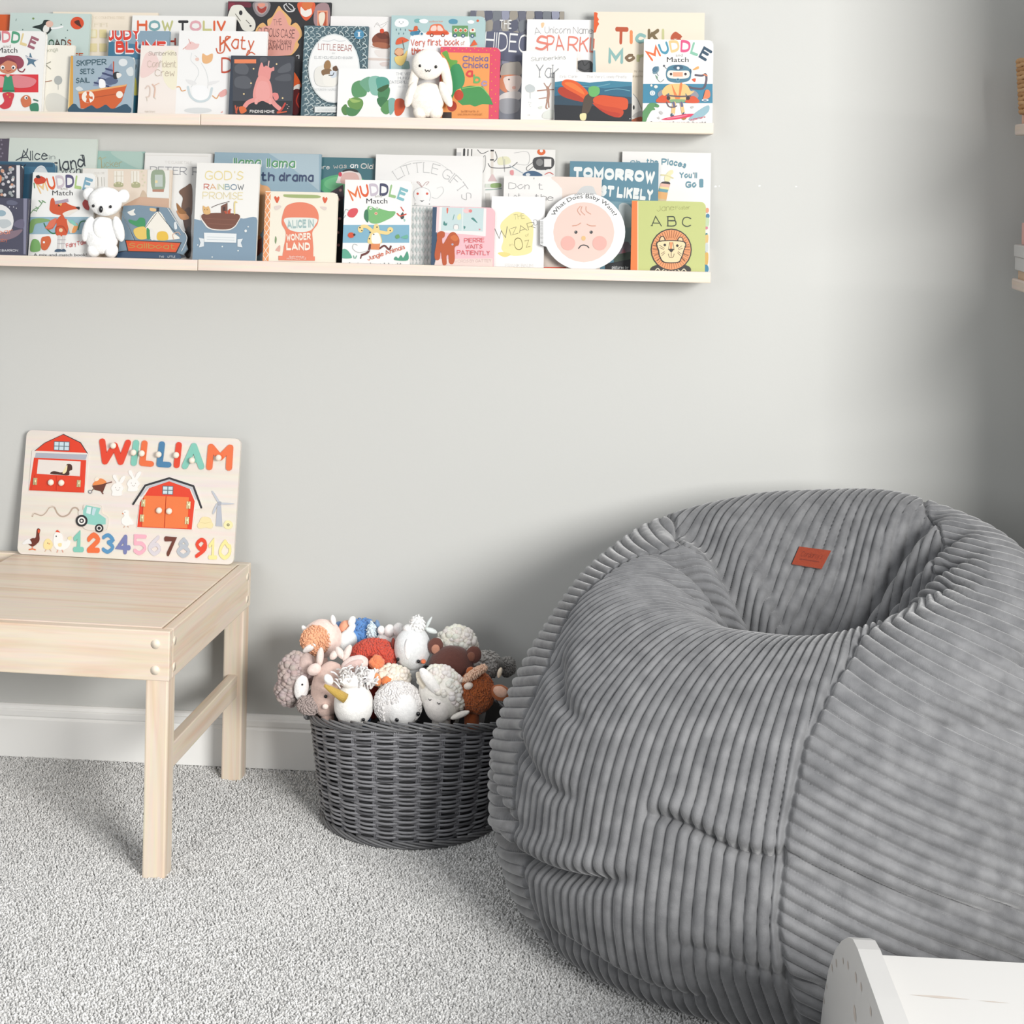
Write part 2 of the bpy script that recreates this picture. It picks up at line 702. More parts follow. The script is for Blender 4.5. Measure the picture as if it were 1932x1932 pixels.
# ledges on the right-hand wall: only their far ends reach the picture
XL2 = XR - 0.12
for z, row in ((1.4915, 'under the woven basket'), (LZ + 0.001, 'under the small stack of boxes')):
    t = thing('picture_ledge', f'end of a pale wood ledge on the side wall, {row}', 'shelf', (XR, 0, z), group='pale wood picture ledges')
    for nm, lo, hi in (('bottom_board', (-0.11, 3.07, 0), (0, 3.80, LB)), ('front_lip', (-0.12, 3.07, 0), (-0.11, 3.80, 0.0245)), ('back_board', (-0.010, 3.07, LB), (0, 3.80, 0.07))):
        b = MB()
        b.box(lo, hi)
        b.obj(nm, MAT['aspen_y'], t, bevel=0.004 if nm == 'front_lip' else 0.001)

# ================================================================== BEAN BAG
def cr_eval(P, t):
    """Catmull-Rom through the columns of P (k, n, 2) at t in 0..k-1."""
    k = P.shape[0]
    i = np.clip(t.astype(int), 0, k - 2)
    u = (t - i)[:, None, None]
    p0, p1, p2, p3 = P[np.maximum(i - 1, 0)], P[i], P[i + 1], P[np.minimum(i + 2, k - 1)]
    return 0.5 * (2 * p1 + (p2 - p0) * u + (2 * p0 - 5 * p1 + 4 * p2 - p3) * u ** 2 + (3 * p1 - p0 - 3 * p2 + p3) * u ** 3)


def smooth01(x):
    x = np.clip(x, 0, 1)
    return x * x * (3 - 2 * x)


BAG_C = Vector((0.304, 3.278, -0.004))


def bean_bag():
    rad = math.radians
    th = np.concatenate([np.linspace(rad(-160), rad(115), 1640, endpoint=False), np.linspace(rad(115), rad(200), 150, endpoint=False)])
    n = len(th)
    c = (1 - np.cos(th + rad(34))) / 2            # 0 at the front lip, 1 at the crest against the wall
    one = np.ones(n)
    L = lambda a, b: a + (b - a) * c
    zc = L(0.575, 0.736)
    P = np.array([
        [0.001 * one, 0 * one], [0.40 * one, 0 * one], [0.512 * one, 0.022 * one], [0.562 * one, 0.115 * one], [0.573 * one, 0.22 * one],
        [L(0.548, 0.556), L(0.36, 0.37)], [L(0.490, 0.515), L(0.478, 0.520)], [L(0.405, 0.460), zc - L(0.028, 0.050)], [L(0.295, 0.375), zc],
        [L(0.195, 0.275), zc - L(0.022, 0.035)], [L(0.125, 0.165), L(0.478, 0.575)], [L(0.06, 0.07), L(0.41, 0.47)], [0.001 * one, 0.40 * one]]).transpose(0, 2, 1)
    tt = np.concatenate([np.linspace(0, 1, 6, endpoint=False), np.linspace(1, 2, 26, endpoint=False), np.linspace(2, 11, 560, endpoint=False), np.linspace(11, 12, 24)])
    S = cr_eval(P, tt)                            # (m, n, 2)
    m = len(tt)
    r, z = S[..., 0], S[..., 1]
    T = tt[:, None] * np.ones((1, n))
    TH = th[None, :] * np.ones((m, 1))
    deg = np.degrees(TH)
    deg = (deg + 180) % 360 - 180
    # the dent leans to the right of the middle
    off = smooth01((T - 6.5) / 5.5)
    X = r * np.sin(TH) + 0.035 * off
    Y = -r * np.cos(TH) - 0.01 * off
    Z = z.copy()

    def normals(X, Y, Z):
        A = np.stack([X, Y, Z], -1)
        du = np.gradient(A, axis=0)
        dv = np.roll(A, -1, 1) - np.roll(A, 1, 1)
        N = np.cross(dv, du)
        N /= np.linalg.norm(N, axis=-1, keepdims=True) + 1e-12
        return N

    def push(d):
        nonlocal X, Y, Z
        N = normals(X, Y, Z)
        s = np.sign((N[m // 2, 0] * np.array([X[m // 2, 0], Y[m // 2, 0], 0])).sum())
        X, Y, Z = X + N[..., 0] * d * s, Y + N[..., 1] * d * s, Z + N[..., 2] * d * s

    def ang(a, b):
        return (a - b + 180) % 360 - 180

    # --- soft slumps and folds
    side = smooth01((T - 2) / 1.0) * (1 - smooth01((T - 10) / 2))
    lump = np.array([[mnoise.noise(Vector((math.sin(a) * 1.7, math.cos(a) * 1.7, t * 0.55))) for a in np.radians(np.linspace(-160, 200, 121))] for t in tt[::8]])
    ui, vi = np.linspace(0, lump.shape[0] - 1, m), (np.degrees(th) + 160) / 360 * 120
    u0, v0 = np.clip(ui.astype(int), 0, lump.shape[0] - 2), np.clip(vi.astype(int), 0, lump.shape[1] - 2)
    fu, fv = smooth01(ui - u0)[:, None], smooth01(vi - v0)[None, :]
    big = (lump[u0][:, v0] * (1 - fu) * (1 - fv) + lump[u0 + 1][:, v0] * fu * (1 - fv) + lump[u0][:, v0 + 1] * (1 - fu) * fv + lump[u0 + 1][:, v0 + 1] * fu * fv)
    d = 0.016 * big * side
    top = smooth01((T - 7.6) / 1.2) * (1 - smooth01((T - 11.3) / 0.6))
    for a, wd, dp, t0 in ((-141, 9, 0.045, 7.2), (-116, 6, 0.040, 7.8), (-98, 5, 0.026, 8.0), (-80, 5, 0.020, 8.2), (126, 6, 0.046, 7.6), (106, 5, 0.038, 7.8), (88, 5, 0.034, 7.9), (68, 5, 0.026, 8.0), (150, 7, 0.010, 8.6), (176, 8, 0.007, 8.8), (-165, 6, 0.009, 8.6)):
        q = ang(deg, a + 4 * np.sin(T * 1.3))
        d = d - dp * np.exp(-(q / wd) ** 2) * smooth01((T - t0) / 1.4) * (1 - smooth01((T - 11.4) / 0.5))
    # creases across the side: (azimuth range, height at both ends, width, depth)
    for a0, z0, a1, z1, wd, dp in ((-86, 0.150, -36, 0.235, 0.014, 0.038), (-36, 0.345, -8, 0.315, 0.010, 0.022), (-80, 0.36, -48, 0.33, 0.014, 0.012), (-96, 0.27, -62, 0.235, 0.012, 0.014),
                                   (-78, 0.50, -52, 0.44, 0.016, 0.012), (-12, 0.30, 40, 0.20, 0.018, 0.010), (-30, 0.16, 5, 0.12, 0.012, 0.008), (-60, 0.075, -20, 0.07, 0.012, 0.010), (14, 0.50, 62, 0.47, 0.016, 0.012), (40, 0.55, 95, 0.60, 0.016, 0.014)):
        k = (deg - a0) / (a1 - a0)
        zz = z0 + (z1 - z0) * k + 0.008 * np.sin(k * 7)
        e = np.exp(-((Z - zz) / wd) ** 2) - 0.35 * np.exp(-((Z - zz - wd * 2.2) / (wd * 1.6)) ** 2)
        mask = smooth01((k + 0.05) / 0.25) * (1 - smooth01((k - 0.75) / 0.3)) * (T < 8.5) * (T > 1.8)
        d = d - dp * e * mask
    push(d)

    # --- panels and wide ribs of the corduroy
    tl = np.interp(T, [0, 2, 4, 6, 7.4, 8.6, 12], [-56, -60, -66, -78, -98, -132, -141])
    trr = np.interp(T, [0, 2, 4, 5, 6, 7, 8, 9, 10, 12], [-6, -8, -12, -11, -8, -1, 9, 34, 54, 70])
    bl = np.interp(T, [0, 4, 6, 7.6, 8.6, 12], [-150, -152, -151, -147, -132, -141])
    br = np.interp(T, [0, 4, 7, 8.2, 9.2, 10, 12], [150, 150, 140, 126, 92, 62, 70])
    front = (deg >= tl) & (deg < trr)
    right = (deg >= trr) & (deg < br)
    left = (deg < tl) & (deg >= bl)
    back = ~(front | right | left)
    PITCH = 0.0208
    R0 = 0.58
    mid = np.radians(-46)
    wf = np.interp(T, [0, 1, 2, 3, 4, 5, 6, 7, 8, 9, 10, 12], [.1, .72, .9, .98, 1, .98, .92, .84, .74, .62, .5, .3])
    ph_f = (TH - mid) * R0 * wf / PITCH
    ph_f = np.where(T > 8, ph_f, ph_f)
    arc = np.radians(deg) * R0
    ph_r = (Z + 0.47 * arc * np.interp(T, [3, 8, 9], [1, .75, .6]) - 0.62 * np.clip(R0 * 0.5 - np.hypot(X, Y), 0, 1)) / PITCH / 1.12
    ph_l = (Z * 1.05 - 0.30 * (arc + 0.9) + 0.5 * np.clip(0.5 - np.hypot(X, Y), 0, 1)) / PITCH
    ph_b = (X - 0.80 * Y + 0.05 * Z) / 1.15 / PITCH
    ph = np.where(front, ph_f, np.where(right, ph_r, np.where(left, ph_l, ph_b)))
    ph = ph + 0.12 * big
    rib = np.abs(np.sin(PI * ph)) ** 0.40
    # distance to the nearest seam, in metres
    rr = np.hypot(X, Y)
    sd = np.minimum.reduce([np.abs(ang(deg, tl)), np.abs(ang(deg, trr)), np.where(T < 9.5, np.abs(ang(deg, br)), 99), np.abs(ang(deg, bl))]) * PI / 180 * rr
    seam = 1 - np.exp(-(sd / 0.006) ** 2)
    amp = 0.0120 * smooth01((T - 1.2) / 0.8) * (1 - smooth01((T - 11.2) / 0.7))
    push(amp * (rib * (0.35 + 0.65 * seam) - 0.55) - 0.004 * (1 - seam) * smooth01((T - 1.5)))

    V = np.stack([X, Y, np.maximum(Z, 0.0)], -1).reshape(-1, 3).astype(np.float32)
    i, j = np.meshgrid(np.arange(m - 1), np.arange(n), indexing='ij')
    j2 = (j + 1) % n
    F = np.stack([i * n + j, i * n + j2, (i + 1) * n + j2, (i + 1) * n + j], -1).reshape(-1, 4).astype(np.int32)
    me = bpy.data.meshes.new('corduroy_cover')
    me.vertices.add(len(V))
    me.vertices.foreach_set('co', V.ravel())
    me.loops.add(F.size)
    me.loops.foreach_set('vertex_index', F.ravel())
    me.polygons.add(len(F))
    me.polygons.foreach_set('loop_start', np.arange(0, F.size, 4, dtype=np.int32))
    me.update()
    me.polygons.foreach_set('use_smooth', np.ones(len(F), bool))
    me.validate()
    mt, nt, bs, LK = newmat('grey_corduroy_plush')
    tc = node(nt, 'ShaderNodeTexCoord')
    nz = node(nt, 'ShaderNodeTexNoise')
    nz.inputs['Scale'].default_value, nz.inputs['Detail'].default_value = 26, 4
    cr = node(nt, 'ShaderNodeValToRGB')
    cr.color_ramp.elements[0].position, cr.color_ramp.elements[0].color = 0.34, (0.125, 0.127, 0.132, 1)
    cr.color_ramp.elements[1].position, cr.color_ramp.elements[1].color = 0.68, (0.192, 0.194, 0.199, 1)
    fz = node(nt, 'ShaderNodeTexNoise')
    fz.inputs['Scale'].default_value, fz.inputs['Detail'].default_value = 520, 3
    bp = node(nt, 'ShaderNodeBump')
    bp.inputs['Strength'].default_value, bp.inputs['Distance'].default_value = 0.35, 0.002
    LK.new(tc.outputs['Object'], nz.inputs['Vector'])
    LK.new(tc.outputs['Object'], fz.inputs['Vector'])
    LK.new(nz.outputs['Fac'], cr.inputs['Fac'])
    LK.new(cr.outputs['Color'], bs.inputs['Base Color'])
    LK.new(fz.outputs['Fac'], bp.inputs['Height'])
    LK.new(bp.outputs['Normal'], bs.inputs['Normal'])
    bs.inputs['Roughness'].default_value = 0.75
    bs.inputs['Specular IOR Level'].default_value = 0.25
    bs.inputs['Sheen Weight'].default_value = 0.55
    bs.inputs['Sheen Roughness'].default_value = 0.4
    me.materials.append(mt)
    t = thing('bean_bag', 'large grey corduroy bean bag slumped in the corner on the carpet', 'bean bag', BAG_C, (0, 0, YAW))
    o = bpy.data.objects.new('corduroy_cover', me)
    C.objects.link(o)
    o.parent = t
    # the stitched tag, laid on the slope behind the dent
    W = Matrix.Translation(BAG_C) @ Matrix.Rotation(YAW, 4, 'Z')
    Wi = W.inverted()
    bvh = BVHTree.FromPolygons([Vector(v) for v in V.tolist()], F.tolist())
    quad, nn = [], Vector()
    for px, py in ((1494, 1068), (1550, 1077), (1568, 1043), (1508, 1035)):
        h = bvh.ray_cast(Wi @ CAM, (Wi.to_3x3() @ ray(px, py)).normalized())
        if h[0] is None:
            return t
        quad.append(h[0])
        nn += h[1]
    ctr = sum(quad, Vector()) / 4
    ex = ((quad[1] - quad[0]) + (quad[2] - quad[3])).normalized()
    ez = ((quad[3] - quad[0]) + (quad[2] - quad[1]))
    ny = ex.cross(ez).normalized()
    if ny.dot(Wi @ CAM - ctr) < 0:
        ny = -ny
    ctr += ny * 0.007
    b = MB()
    k = 7
    q = [quad[0] - ctr, quad[1] - ctr, quad[2] - ctr, quad[3] - ctr]
    q = [p - ny * p.dot(ny) for p in q]
    front_ = [p + ny * 0.0012 for p in q]
    b.add(front_ + [p - ny * 0.0012 for p in q], [(0, 1, 2, 3), (7, 6, 5, 4), (0, 4, 5, 1), (1, 5, 6, 2), (2, 6, 7, 3), (3, 7, 4, 0)], hexc('b24420', 0.55))
    # printed word and line
    vs, fs = text_tris('k11', "Cordaroy's")
    for (uv, ff, cc, dz) in ((vs, fs, '6d2412', 0.0016),):
        pts = []
        for x, y in uv:
            u, v = 0.16 + 0.68 * x, 0.47 + 0.30 * y
            p = (front_[0] * (1 - u) + front_[1] * u) * (1 - v) + (front_[3] * (1 - u) + front_[2] * u) * v
            pts.append(p + ny * 0.0003)
        b.add(pts, ff, hexc(cc))
    pts = []
    for u, v in ((0.16, 0.30), (0.84, 0.30), (0.80, 0.35), (0.2, 0.35)):
        pts.append((front_[0] * (1 - u) + front_[1] * u) * (1 - v) + (front_[3] * (1 - u) + front_[2] * u) * v + ny * 0.0003)
    b.add(pts, [(0, 1, 2, 3)], hexc('6d2412'))
    lt = b.obj('tag', MAT['plush'], t)
    lt.location = ctr
    lt['label'] = 'rust orange stitched tag with a word on it'
    return t


# ================================================================== PINE PLAY TABLE
TX, TY, TROT, TD, TH_ = -0.9081, 3.2463, -0.0399, 0.585, 0.4824


def play_table():
    t = thing('play_table', 'low pine play table with square legs against the wall', 'table', (TX, TY, 0), (0, 0, TROT))
    Lx, D, H = -0.83, TD, TH_
    zb = H - 0.098
    e = 0.0

    def part(name, boxes, mat, bev=0.0022, parent=t):
        b = MB()
        for lo, hi in boxes:
            b.box(lo, hi)
        return b.obj(name, mat, parent, bevel=bev)
    g = 0.046
    for x0, y0 in ((-g - .002, .002), (-g - .002, D - g - .002), (Lx + .002, .002), (Lx + .002, D - g - .002)):
        part('leg', [((x0, y0, -0.006), (x0 + g, y0 + g, zb + 0.001 if 0 else H - 0.022))], MAT['pine_z'], 0.004)
    for nm, lo, hi, mt in (('front_apron', (Lx, 0, zb), (0, 0.0215, H), 'pine_x'), ('back_apron', (Lx, D - 0.0215, zb), (0, D, H), 'pine_x'),
                           ('side_apron', (-0.0215, 0.0216, zb), (0, D - 0.0216, H), 'pine_y'), ('side_apron', (Lx, 0.0216, zb), (Lx + 0.0215, D - 0.0216, H), 'pine_y')):
        a = part(nm, [(lo, hi)], MAT[mt])
        # wooden plugs over the screws
        for zz in (H - 0.026, H - 0.077):
            if nm == 'front_apron':
                for xx in (-0.028, Lx + 0.028):
                    pl = MB()
                    pl.tube([(xx, 0.001, zz), (xx, -0.0012, zz)], 0.0092, 20)
                    pl.obj('plug', MAT['birch'], a)
            elif nm == 'side_apron' and lo[0] > -0.1:
                for yy in (0.030, D - 0.03):
                    pl = MB()
                    pl.tube([(-0.001, yy, zz), (0.0012, yy, zz)], 0.0085, 20)
                    pl.obj('plug', MAT['birch'], a)
    lid = part('lid', [((-0.552, 0.0245, H - 0.017), (-0.0245, D - 0.0245, H + 0.0008))], MAT['pine_x'], 0.0015)
    for xx in (-0.50, -0.09):
        part('lid_rail', [((xx, 0.06, H - 0.035), (xx + 0.02, D - 0.06, H - 0.0172))], MAT['pine_y'], 0.001)
    part('stretcher', [((-0.036, g, 0.188), (-0.014, D - g, 0.238))], MAT['pine_y'])
    part('stretcher', [((Lx + .014, g, 0.188), (Lx + .036, D - g, 0.238))], MAT['pine_y'])
    part('cross_rail', [((Lx + .0216, D / 2 - .02, zb), (-.0216, D / 2 + .02, H - 0.036))], MAT['pine_x'])


MAT['birch'] = plain('birch_plug', (0.80, 0.70, 0.57, 1), 0.5)
play_table()

# ================================================================== WICKER BASKET
BK = Vector((-0.478, 3.636, -0.004))
BH = 0.245


def basket_r(z, a):
    """Radii of the oval at height z; the rim dips a little towards both handles."""
    k = z / BH
    return 0.183 + 0.034 * k ** 0.8, 0.186 + 0.010 * k


def rim_dz(a):
    return 0.017 * math.cos(2 * a)


def basket():
    t = thing('wicker_basket', 'round dark grey wicker basket full of soft toys, on the carpet', 'basket', BK, (0, 0, YAW))
    NS = 28

    def pt(a, z, o=0.0):
        rx, ry = basket_r(z, a)
        return Vector(((rx + o) * math.sin(a), -(ry + o) * math.cos(a), z + rim_dz(a) * (z / BH) ** 1.5))
    weave = MB()
    rows = 46
    seg = NS * 6
    for i in range(rows):
        z = 0.020 + (BH - 0.034) * i / (rows - 1)
        pts = []
        for k in range(seg):
            a = 2 * PI * k / seg
            o = 0.0052 * math.cos(NS * a / 2 * 1 + PI * (i % 2)) if NS % 2 == 0 else 0
            pts.append(pt(a + 0.004 * math.sin(i * 2.1), z + 0.0011 * math.sin(3 * a + i), o + 0.001 * math.sin(i * 5)))
        weave.tube(pts, 0.0028, 6, closed=True, col=hexc('868689') if (i * 7) % 5 else hexc('5c5c5f'))
    weave.obj('woven_wall', MAT['wicker'], t)
    st = MB()
    for k in range(NS):
        for j in (-1, 0, 1):
            a = 2 * PI * (k + 0.5) / NS + j * 0.020
            st.tube([pt(a, 0.008 + (BH - 0.012) * q / 8, 0.0) for q in range(9)], 0.0024, 5, col=hexc('747478'))
    st.obj('stakes', MAT['wicker'], t)
    for nm, z0, ro, amp in (('rim_braid', BH - 0.004, 0.002, 0.0075), ('base_braid', 0.012, 0.002, 0.0065)):
        rb = MB()
        n = 44
        for k in range(n):
            a0 = 2 * PI * k / n
            pts = []
            for q in range(9):
                u = q / 8
                ph = PI * u
                pts.append(pt(a0 + u * 0.50, z0 + amp * math.cos(ph), ro + 0.0055 * math.sin(ph) + 0.002))
            rb.tube(pts, 0.0027, 6, col=hexc('747475') if k % 3 else hexc('5d5d5f'))
        rb.obj(nm, MAT['wicker'], t)
    # base plate and a near-black inner sheet that stands in for shade
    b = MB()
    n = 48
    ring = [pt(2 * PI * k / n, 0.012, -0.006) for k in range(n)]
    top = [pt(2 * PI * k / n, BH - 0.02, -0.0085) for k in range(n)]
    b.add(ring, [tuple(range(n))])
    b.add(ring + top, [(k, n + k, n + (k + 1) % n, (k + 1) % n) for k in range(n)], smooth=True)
    b.obj('shade_lining', MAT['shade_lining'], t)
    # loop handles at both sides
    for sgn in (1, -1):
        hb = MB()
        for j in range(4):
            pts = []
            for q in range(13):
                u = q / 12
                ph = PI * u
                a = sgn * (PI / 2 - 0.05) + (u - 0.5) * 0.42
                pts.append(pt(a, BH - 0.008, 0.010 + 0.003 * j) + Vector((0, 0, 0.030 * math.sin(ph) + 0.002 * math.sin(9 * u + j * 1.6))))
            hb.tube(pts, 0.003, 6, col=hexc('5d5d5f'))
        for q in range(4):
            a = sgn * (PI / 2 - 0.05) - 0.2
            hb.tube([pt(a + 0.012 * q, BH + 0.003, 0.012), pt(a + 0.02 * q + 0.03, BH - 0.03, 0.009), pt(a + 0.02 * q + 0.01, BH - 0.07 - 0.008 * q, 0.007)], 0.0026, 6, col=hexc('5d5d5f'))
        hb.obj('handle', MAT['wicker'], t)


MAT['wicker'] = painted('grey_wicker', 0.24, 0.2, 400)
MAT['shade_lining'] = plain('basket_shadow_lining', (0.045, 0.045, 0.047, 1), 0.9)
basket()


# ================================================================== WHITE BENCH (its corner only)
def atx(px, py, X):
    d = ray(px, py)
    return CAM + d * (X / d.x)


def bench():
    X0 = 0.300
    t = thing('white_bench', 'white painted wooden bench with a rounded end, cut by the bottom right corner', 'bench', (X0, 2.15, -0.004))
    b = MB()
    pr = [(0.60, 0.0)]
    far = [(1548, 1932), (1554, 1880), (1563, 1830), (1576, 1792), (1588, 1775), (1600, 1768), (1609, 1772), (1618, 1790), (1632, 1830), (1650, 1880), (1668, 1932)]
    ol = []
    for px, py in far:
        p = atx(px, py, X0)
        ol.append((p.y - 2.15, p.z + 0.004))
    y_end, z_end = ol[-1]
    ol = [(ol[0][0] + 0.012, 0.0)] + ol + [(y_end - 0.25, z_end + 0.012), (y_end - 0.32, z_end - 0.02), (y_end - 0.34, z_end - 0.12), (y_end - 0.34, 0.0)]
    # outline in (y, z), extruded along x
    for xs, nm in ((0.0, 'end_panel'), (0.55, 'end_panel')):
        b = MB()
        k = len(ol)
        tri = tessellate_polygon([[Vector((p[0], p[1], 0)) for p in ol]])
        for xx, fl in ((xs, 1), (xs + 0.030, 0)):
            b.add([(xx, p[0], p[1]) for p in ol], tri)
        b.add([(xs, p[0], p[1]) for p in ol] + [(xs + 0.030, p[0], p[1]) for p in ol], [(i, (i + 1) % k, k + (i + 1) % k, k + i) for i in range(k)])
        if xs == 0:
            for px, py, s in ((1570, 1826, 5), (1578, 1817, 5), (1591, 1813, 4), (1600, 1821, 5), (1615, 1844, 6), (1625, 1862, 5), (1560, 1862, 3), (1555, 1888, 4), (1643, 1908, 5), (1613, 1912, 9)):
                p = atx(px, py, X0)
                q = s / 1300
                b.add([(-0.0004, p.y - 2.15 + q * 2.2 * math.cos(i * PI / 5), p.z + 0.004 + q * 1.3 * math.sin(i * PI / 5)) for i in range(10)], [tuple(range(10))], mi=1)
        o = b.obj(nm, [MAT['white_paint'], MAT['scuff']], t, bevel=0.002)
        me = o.data
    p = atx(1650, 1800, X0 + 0.04)
    q = [(p.y - 2.15, p.z + 0.004)]
    y1 = q[0][0]
    z1 = q[0][1]
    b = MB()
    b.box((0.030, y1 - 0.42, z1 - 0.020), (0.55, y1, z1))
    for i, (px, py, px2, py2) in enumerate(((1716, 1877, 1830, 1886), (1845, 1888, 1905, 1893))):
        a, c = atz(px, py, z1 - 0.004), atz(px2, py2, z1 - 0.004)
        wdt = 0.0035 if i == 0 else 0.0015
        b.add([(a.x - X0, a.y - 2.15, z1 + 0.0003), ((a.x + c.x) / 2 - X0, (a.y + c.y) / 2 - 2.15 - wdt, z1 + 0.0003), (c.x - X0, c.y - 2.15, z1 + 0.0003), ((a.x + c.x) / 2 - X0, (a.y + c.y) / 2 - 2.15 + wdt, z1 + 0.0003)], [(0, 1, 2, 3)], mi=1)
    b.obj('seat_board', [MAT['white_paint'], MAT['scuff']], t, bevel=0.002)
    b = MB()
    b.box((0.030, y1 - 0.022, 0.03), (0.55, y1 - 0.002, z1 - 0.0202))
    b.obj('back_board', MAT['white_paint'], t)


MAT['scuff'] = plain('worn_paint', (0.52, 0.46, 0.41, 1), 0.6)
bench()
bean_bag()

# ================================================================== BOOKS ON THE LEDGES
LEAN = math.radians(6.3)
LAYER = (0.0128, 0.028, 0.044, 0.060, 0.0755)
PAPER = 0.72


def book(row, xl, xr, yt, layer, th, col, frame, label, art, rnd=0, page='f2ead8', group=None, shape=None):
    """A book standing on a ledge and leaning back; xl, xr, yt are where its sides and top show, th its thickness in mm."""
    zb = (UZ if row == 'U' else LZ) + LB + 0.0004 + th / 1000 * math.sin(LEAN)
    Y0 = YL + LAYER[layer] if isinstance(layer, int) else YL + layer
    th /= 1000
    ym = (yt + (235 if row == 'U' else 505)) / 2
    base = Vector((0, Y0, zb))
    nrm = Vector((0, -math.cos(LEAN), math.sin(LEAN)))       # out of the front cover, towards the room
    up = Vector((0, math.sin(LEAN), math.cos(LEAN)))

    def loc(px, py):
        d = ray(px, py)
        p = CAM + d * ((base - CAM).dot(nrm) / d.dot(nrm))
        return p.x, (p - base).dot(up)
    x0, x1 = loc(xl, ym)[0], loc(xr, ym)[0]
    xc, wd = (x0 + x1) / 2, x1 - x0
    ht = loc((xl + xr) / 2, yt)[1]
    t = thing('book', label, 'book', (xc, Y0, zb), (-LEAN, 0, 0), group or ('picture books on the upper ledge' if row == 'U' else 'picture books on the lower ledge'))
    h = wd / 2
    bc = hexc(col, PAPER)
    ct = 0.0018
    b = MB()

    def outline(hx, z0, z1, rd):
        if shape is not None:
            return [(x - xc, max(z, 0.0)) for x, z in (loc(*q) for q in shape)]
        if not rd:
            return [(-hx, z0), (hx, z0), (hx, z1), (-hx, z1)]
        o = []
        corners = [(hx - rd, z0 + rd, -90), (hx - rd, z1 - rd, 0)] + ([(-hx + rd, z1 - rd, 90), (-hx + rd, z0 + rd, 180)] if rnd == 2 else [])
        for cx, cz, a0 in corners:
            o += [(cx + rd * math.cos(math.radians(a0 + q * 22.5)), cz + rd * math.sin(math.radians(a0 + q * 22.5))) for q in range(5)]
        if rnd != 2:
            o += [(-hx, z1), (-hx, z0)]
        return o
    rd = 0.012 if rnd else 0
    ol = outline(h, 0.0, ht, rd)
    b.prism(ol, 0, ct, bc)
    b.prism(ol, th - ct, th, bc)
    if shape is None:
        b.box((-h, ct, 0.0), (-h + 0.0022, th - ct, ht), bc)
    # printed picture
    clip = shape is None
    e = 0.0
    yy = -0.0001
    for i, (cc, vs, fs) in enumerate(art_shapes(art, frame) if art else ()):
        pts = []
        yy -= 0.000016
        for px, py in vs:
            yy -= 0.0000007
            x, z = loc(px, py)
            x -= xc
            if clip:
                x, z = min(max(x, -h), h), min(max(z, 0), ht)
            pts.append((x, yy, z))
        b.add(pts, fs, tuple(q * PAPER for q in cc[:3]) + (1,))
    b.obj('cover', MAT['print'], t)
    pg = MB()
    if shape is None:
        pg.box((-h + 0.0024, ct + 0.0001, 0.0015), (h - 0.0025, th - ct - 0.0001, ht - 0.0025))
    else:
        k = 0.985
        zc = ht / 2
        pg.prism([(x * k, max(0.001, zc + (z - zc) * k)) for x, z in ol], ct + 0.0001, th - ct - 0.0001)
    pg.obj('page_block', MAT['page'], t)
    return t


def muddle(x0, x1, yb, h, bu, cols, my, mx0, mx1, ay):
    """The lettering that four of the books share."""
    return f"""t k23 {cols} {x0},{yb} {x1},{yb} {h},{bu} MUDDLE
t i a9a49c {(x0 + x1) / 2 - 25},{ay} {(x0 + x1) / 2 + 30},{ay} 22 and
t i 2b2b2e {mx0},{my} {mx1},{my} 40 Match"""


BK_U = 'picture books on the upper ledge'
# ---------------- upper ledge
book('U', -60, 14, 27, 4, 9, 'e0622a', 'A', 'plain orange book behind the mermaid book, cut by the photo edge', '')
book('U', 13, 165, 25, 3, 10, 'cfe0da', 'A', 'pale mint picture book with an orange-red round seal and a figure in a black coat', """
l 55706a 4 130,150 126,165
e 7d9a5a 264 147 9 8
d 55706a 5 180,235 535,240 485,195 520,300
s 22302e 255,215 330,190 350,160 400,165 385,200 410,230 385,265 345,278 320,235
s f5f4ee 355,200 390,205 385,245 355,260 340,235
e ecc3b2 393 190 30 26
l ffffff 14 410,225 450,222 495,212
e e2522a 612 183 53 50
s 5a2518 590,170 625,160 635,185 645,215 600,190
t k20 2c4a44/3c6a50/46382c/46382c/c85a2c 345,370 565,370 58 LOADS
t k20 c85a2c 585,470 660,470 50 FE""")
book('U', 94, 293, 23, 4, 8, 'fbeeda', 'A', 'cream picture book with faint pale yellow print, tall behind a red lettered book', """
t f6 dccdb0 720,150 990,150 18 THE COUNTING TREE
t f6 e6dcc0 750,212 850,212 30 FIFI
p f2e3b0 705,235 770,235 770,300 705,300
p f6efd0 715,240 760,240 760,292 715,292
p efe0a8 790,235 845,235 845,300 790,300
p f2e3b0 705,345 770,345 770,410 705,410
p efe0a8 790,345 845,345 845,410 790,410""")
book('U', 244.5, 440, 30, 3, 10, 'fbfaf6', 'A', 'white book with large mixed-colour capitals along its top, behind the goose book', """
t k24 e8663a/7fb0b4/c8c98a/2a2a2c/eab0b8/d2cf8e/e8663a 1085,245 1790,248 85 HOW TOLIV
t k24 c2402c 1330,360 1395,360 60 H""")
book('U', 201.5, 316, 58, 2, 10, '8fa9ba', 'A', 'blue book with bold red lettering outlined in white', """
p 4a7f9e 845,330 1325,372 1325,470 845,470
p 3f7a98 845,330 900,330 900,900 845,900
s d8d46a 1040,590 1075,620 1088,700 1085,770 1050,720
l 22302e 8 1055,505 1075,515 1070,550 1050,560
p 2f6f86 1030,760 1325,740 1325,900 1030,900
t k44 ffffff 845,335 1115,320 105 JUDY
t k44 ffffff 910,430 1325,430 105 BLUME
t k26 e6402c 855,325 1110,312 92 JUDY
t k26 e6402c 918,418 1315,420 92 BLUME""")
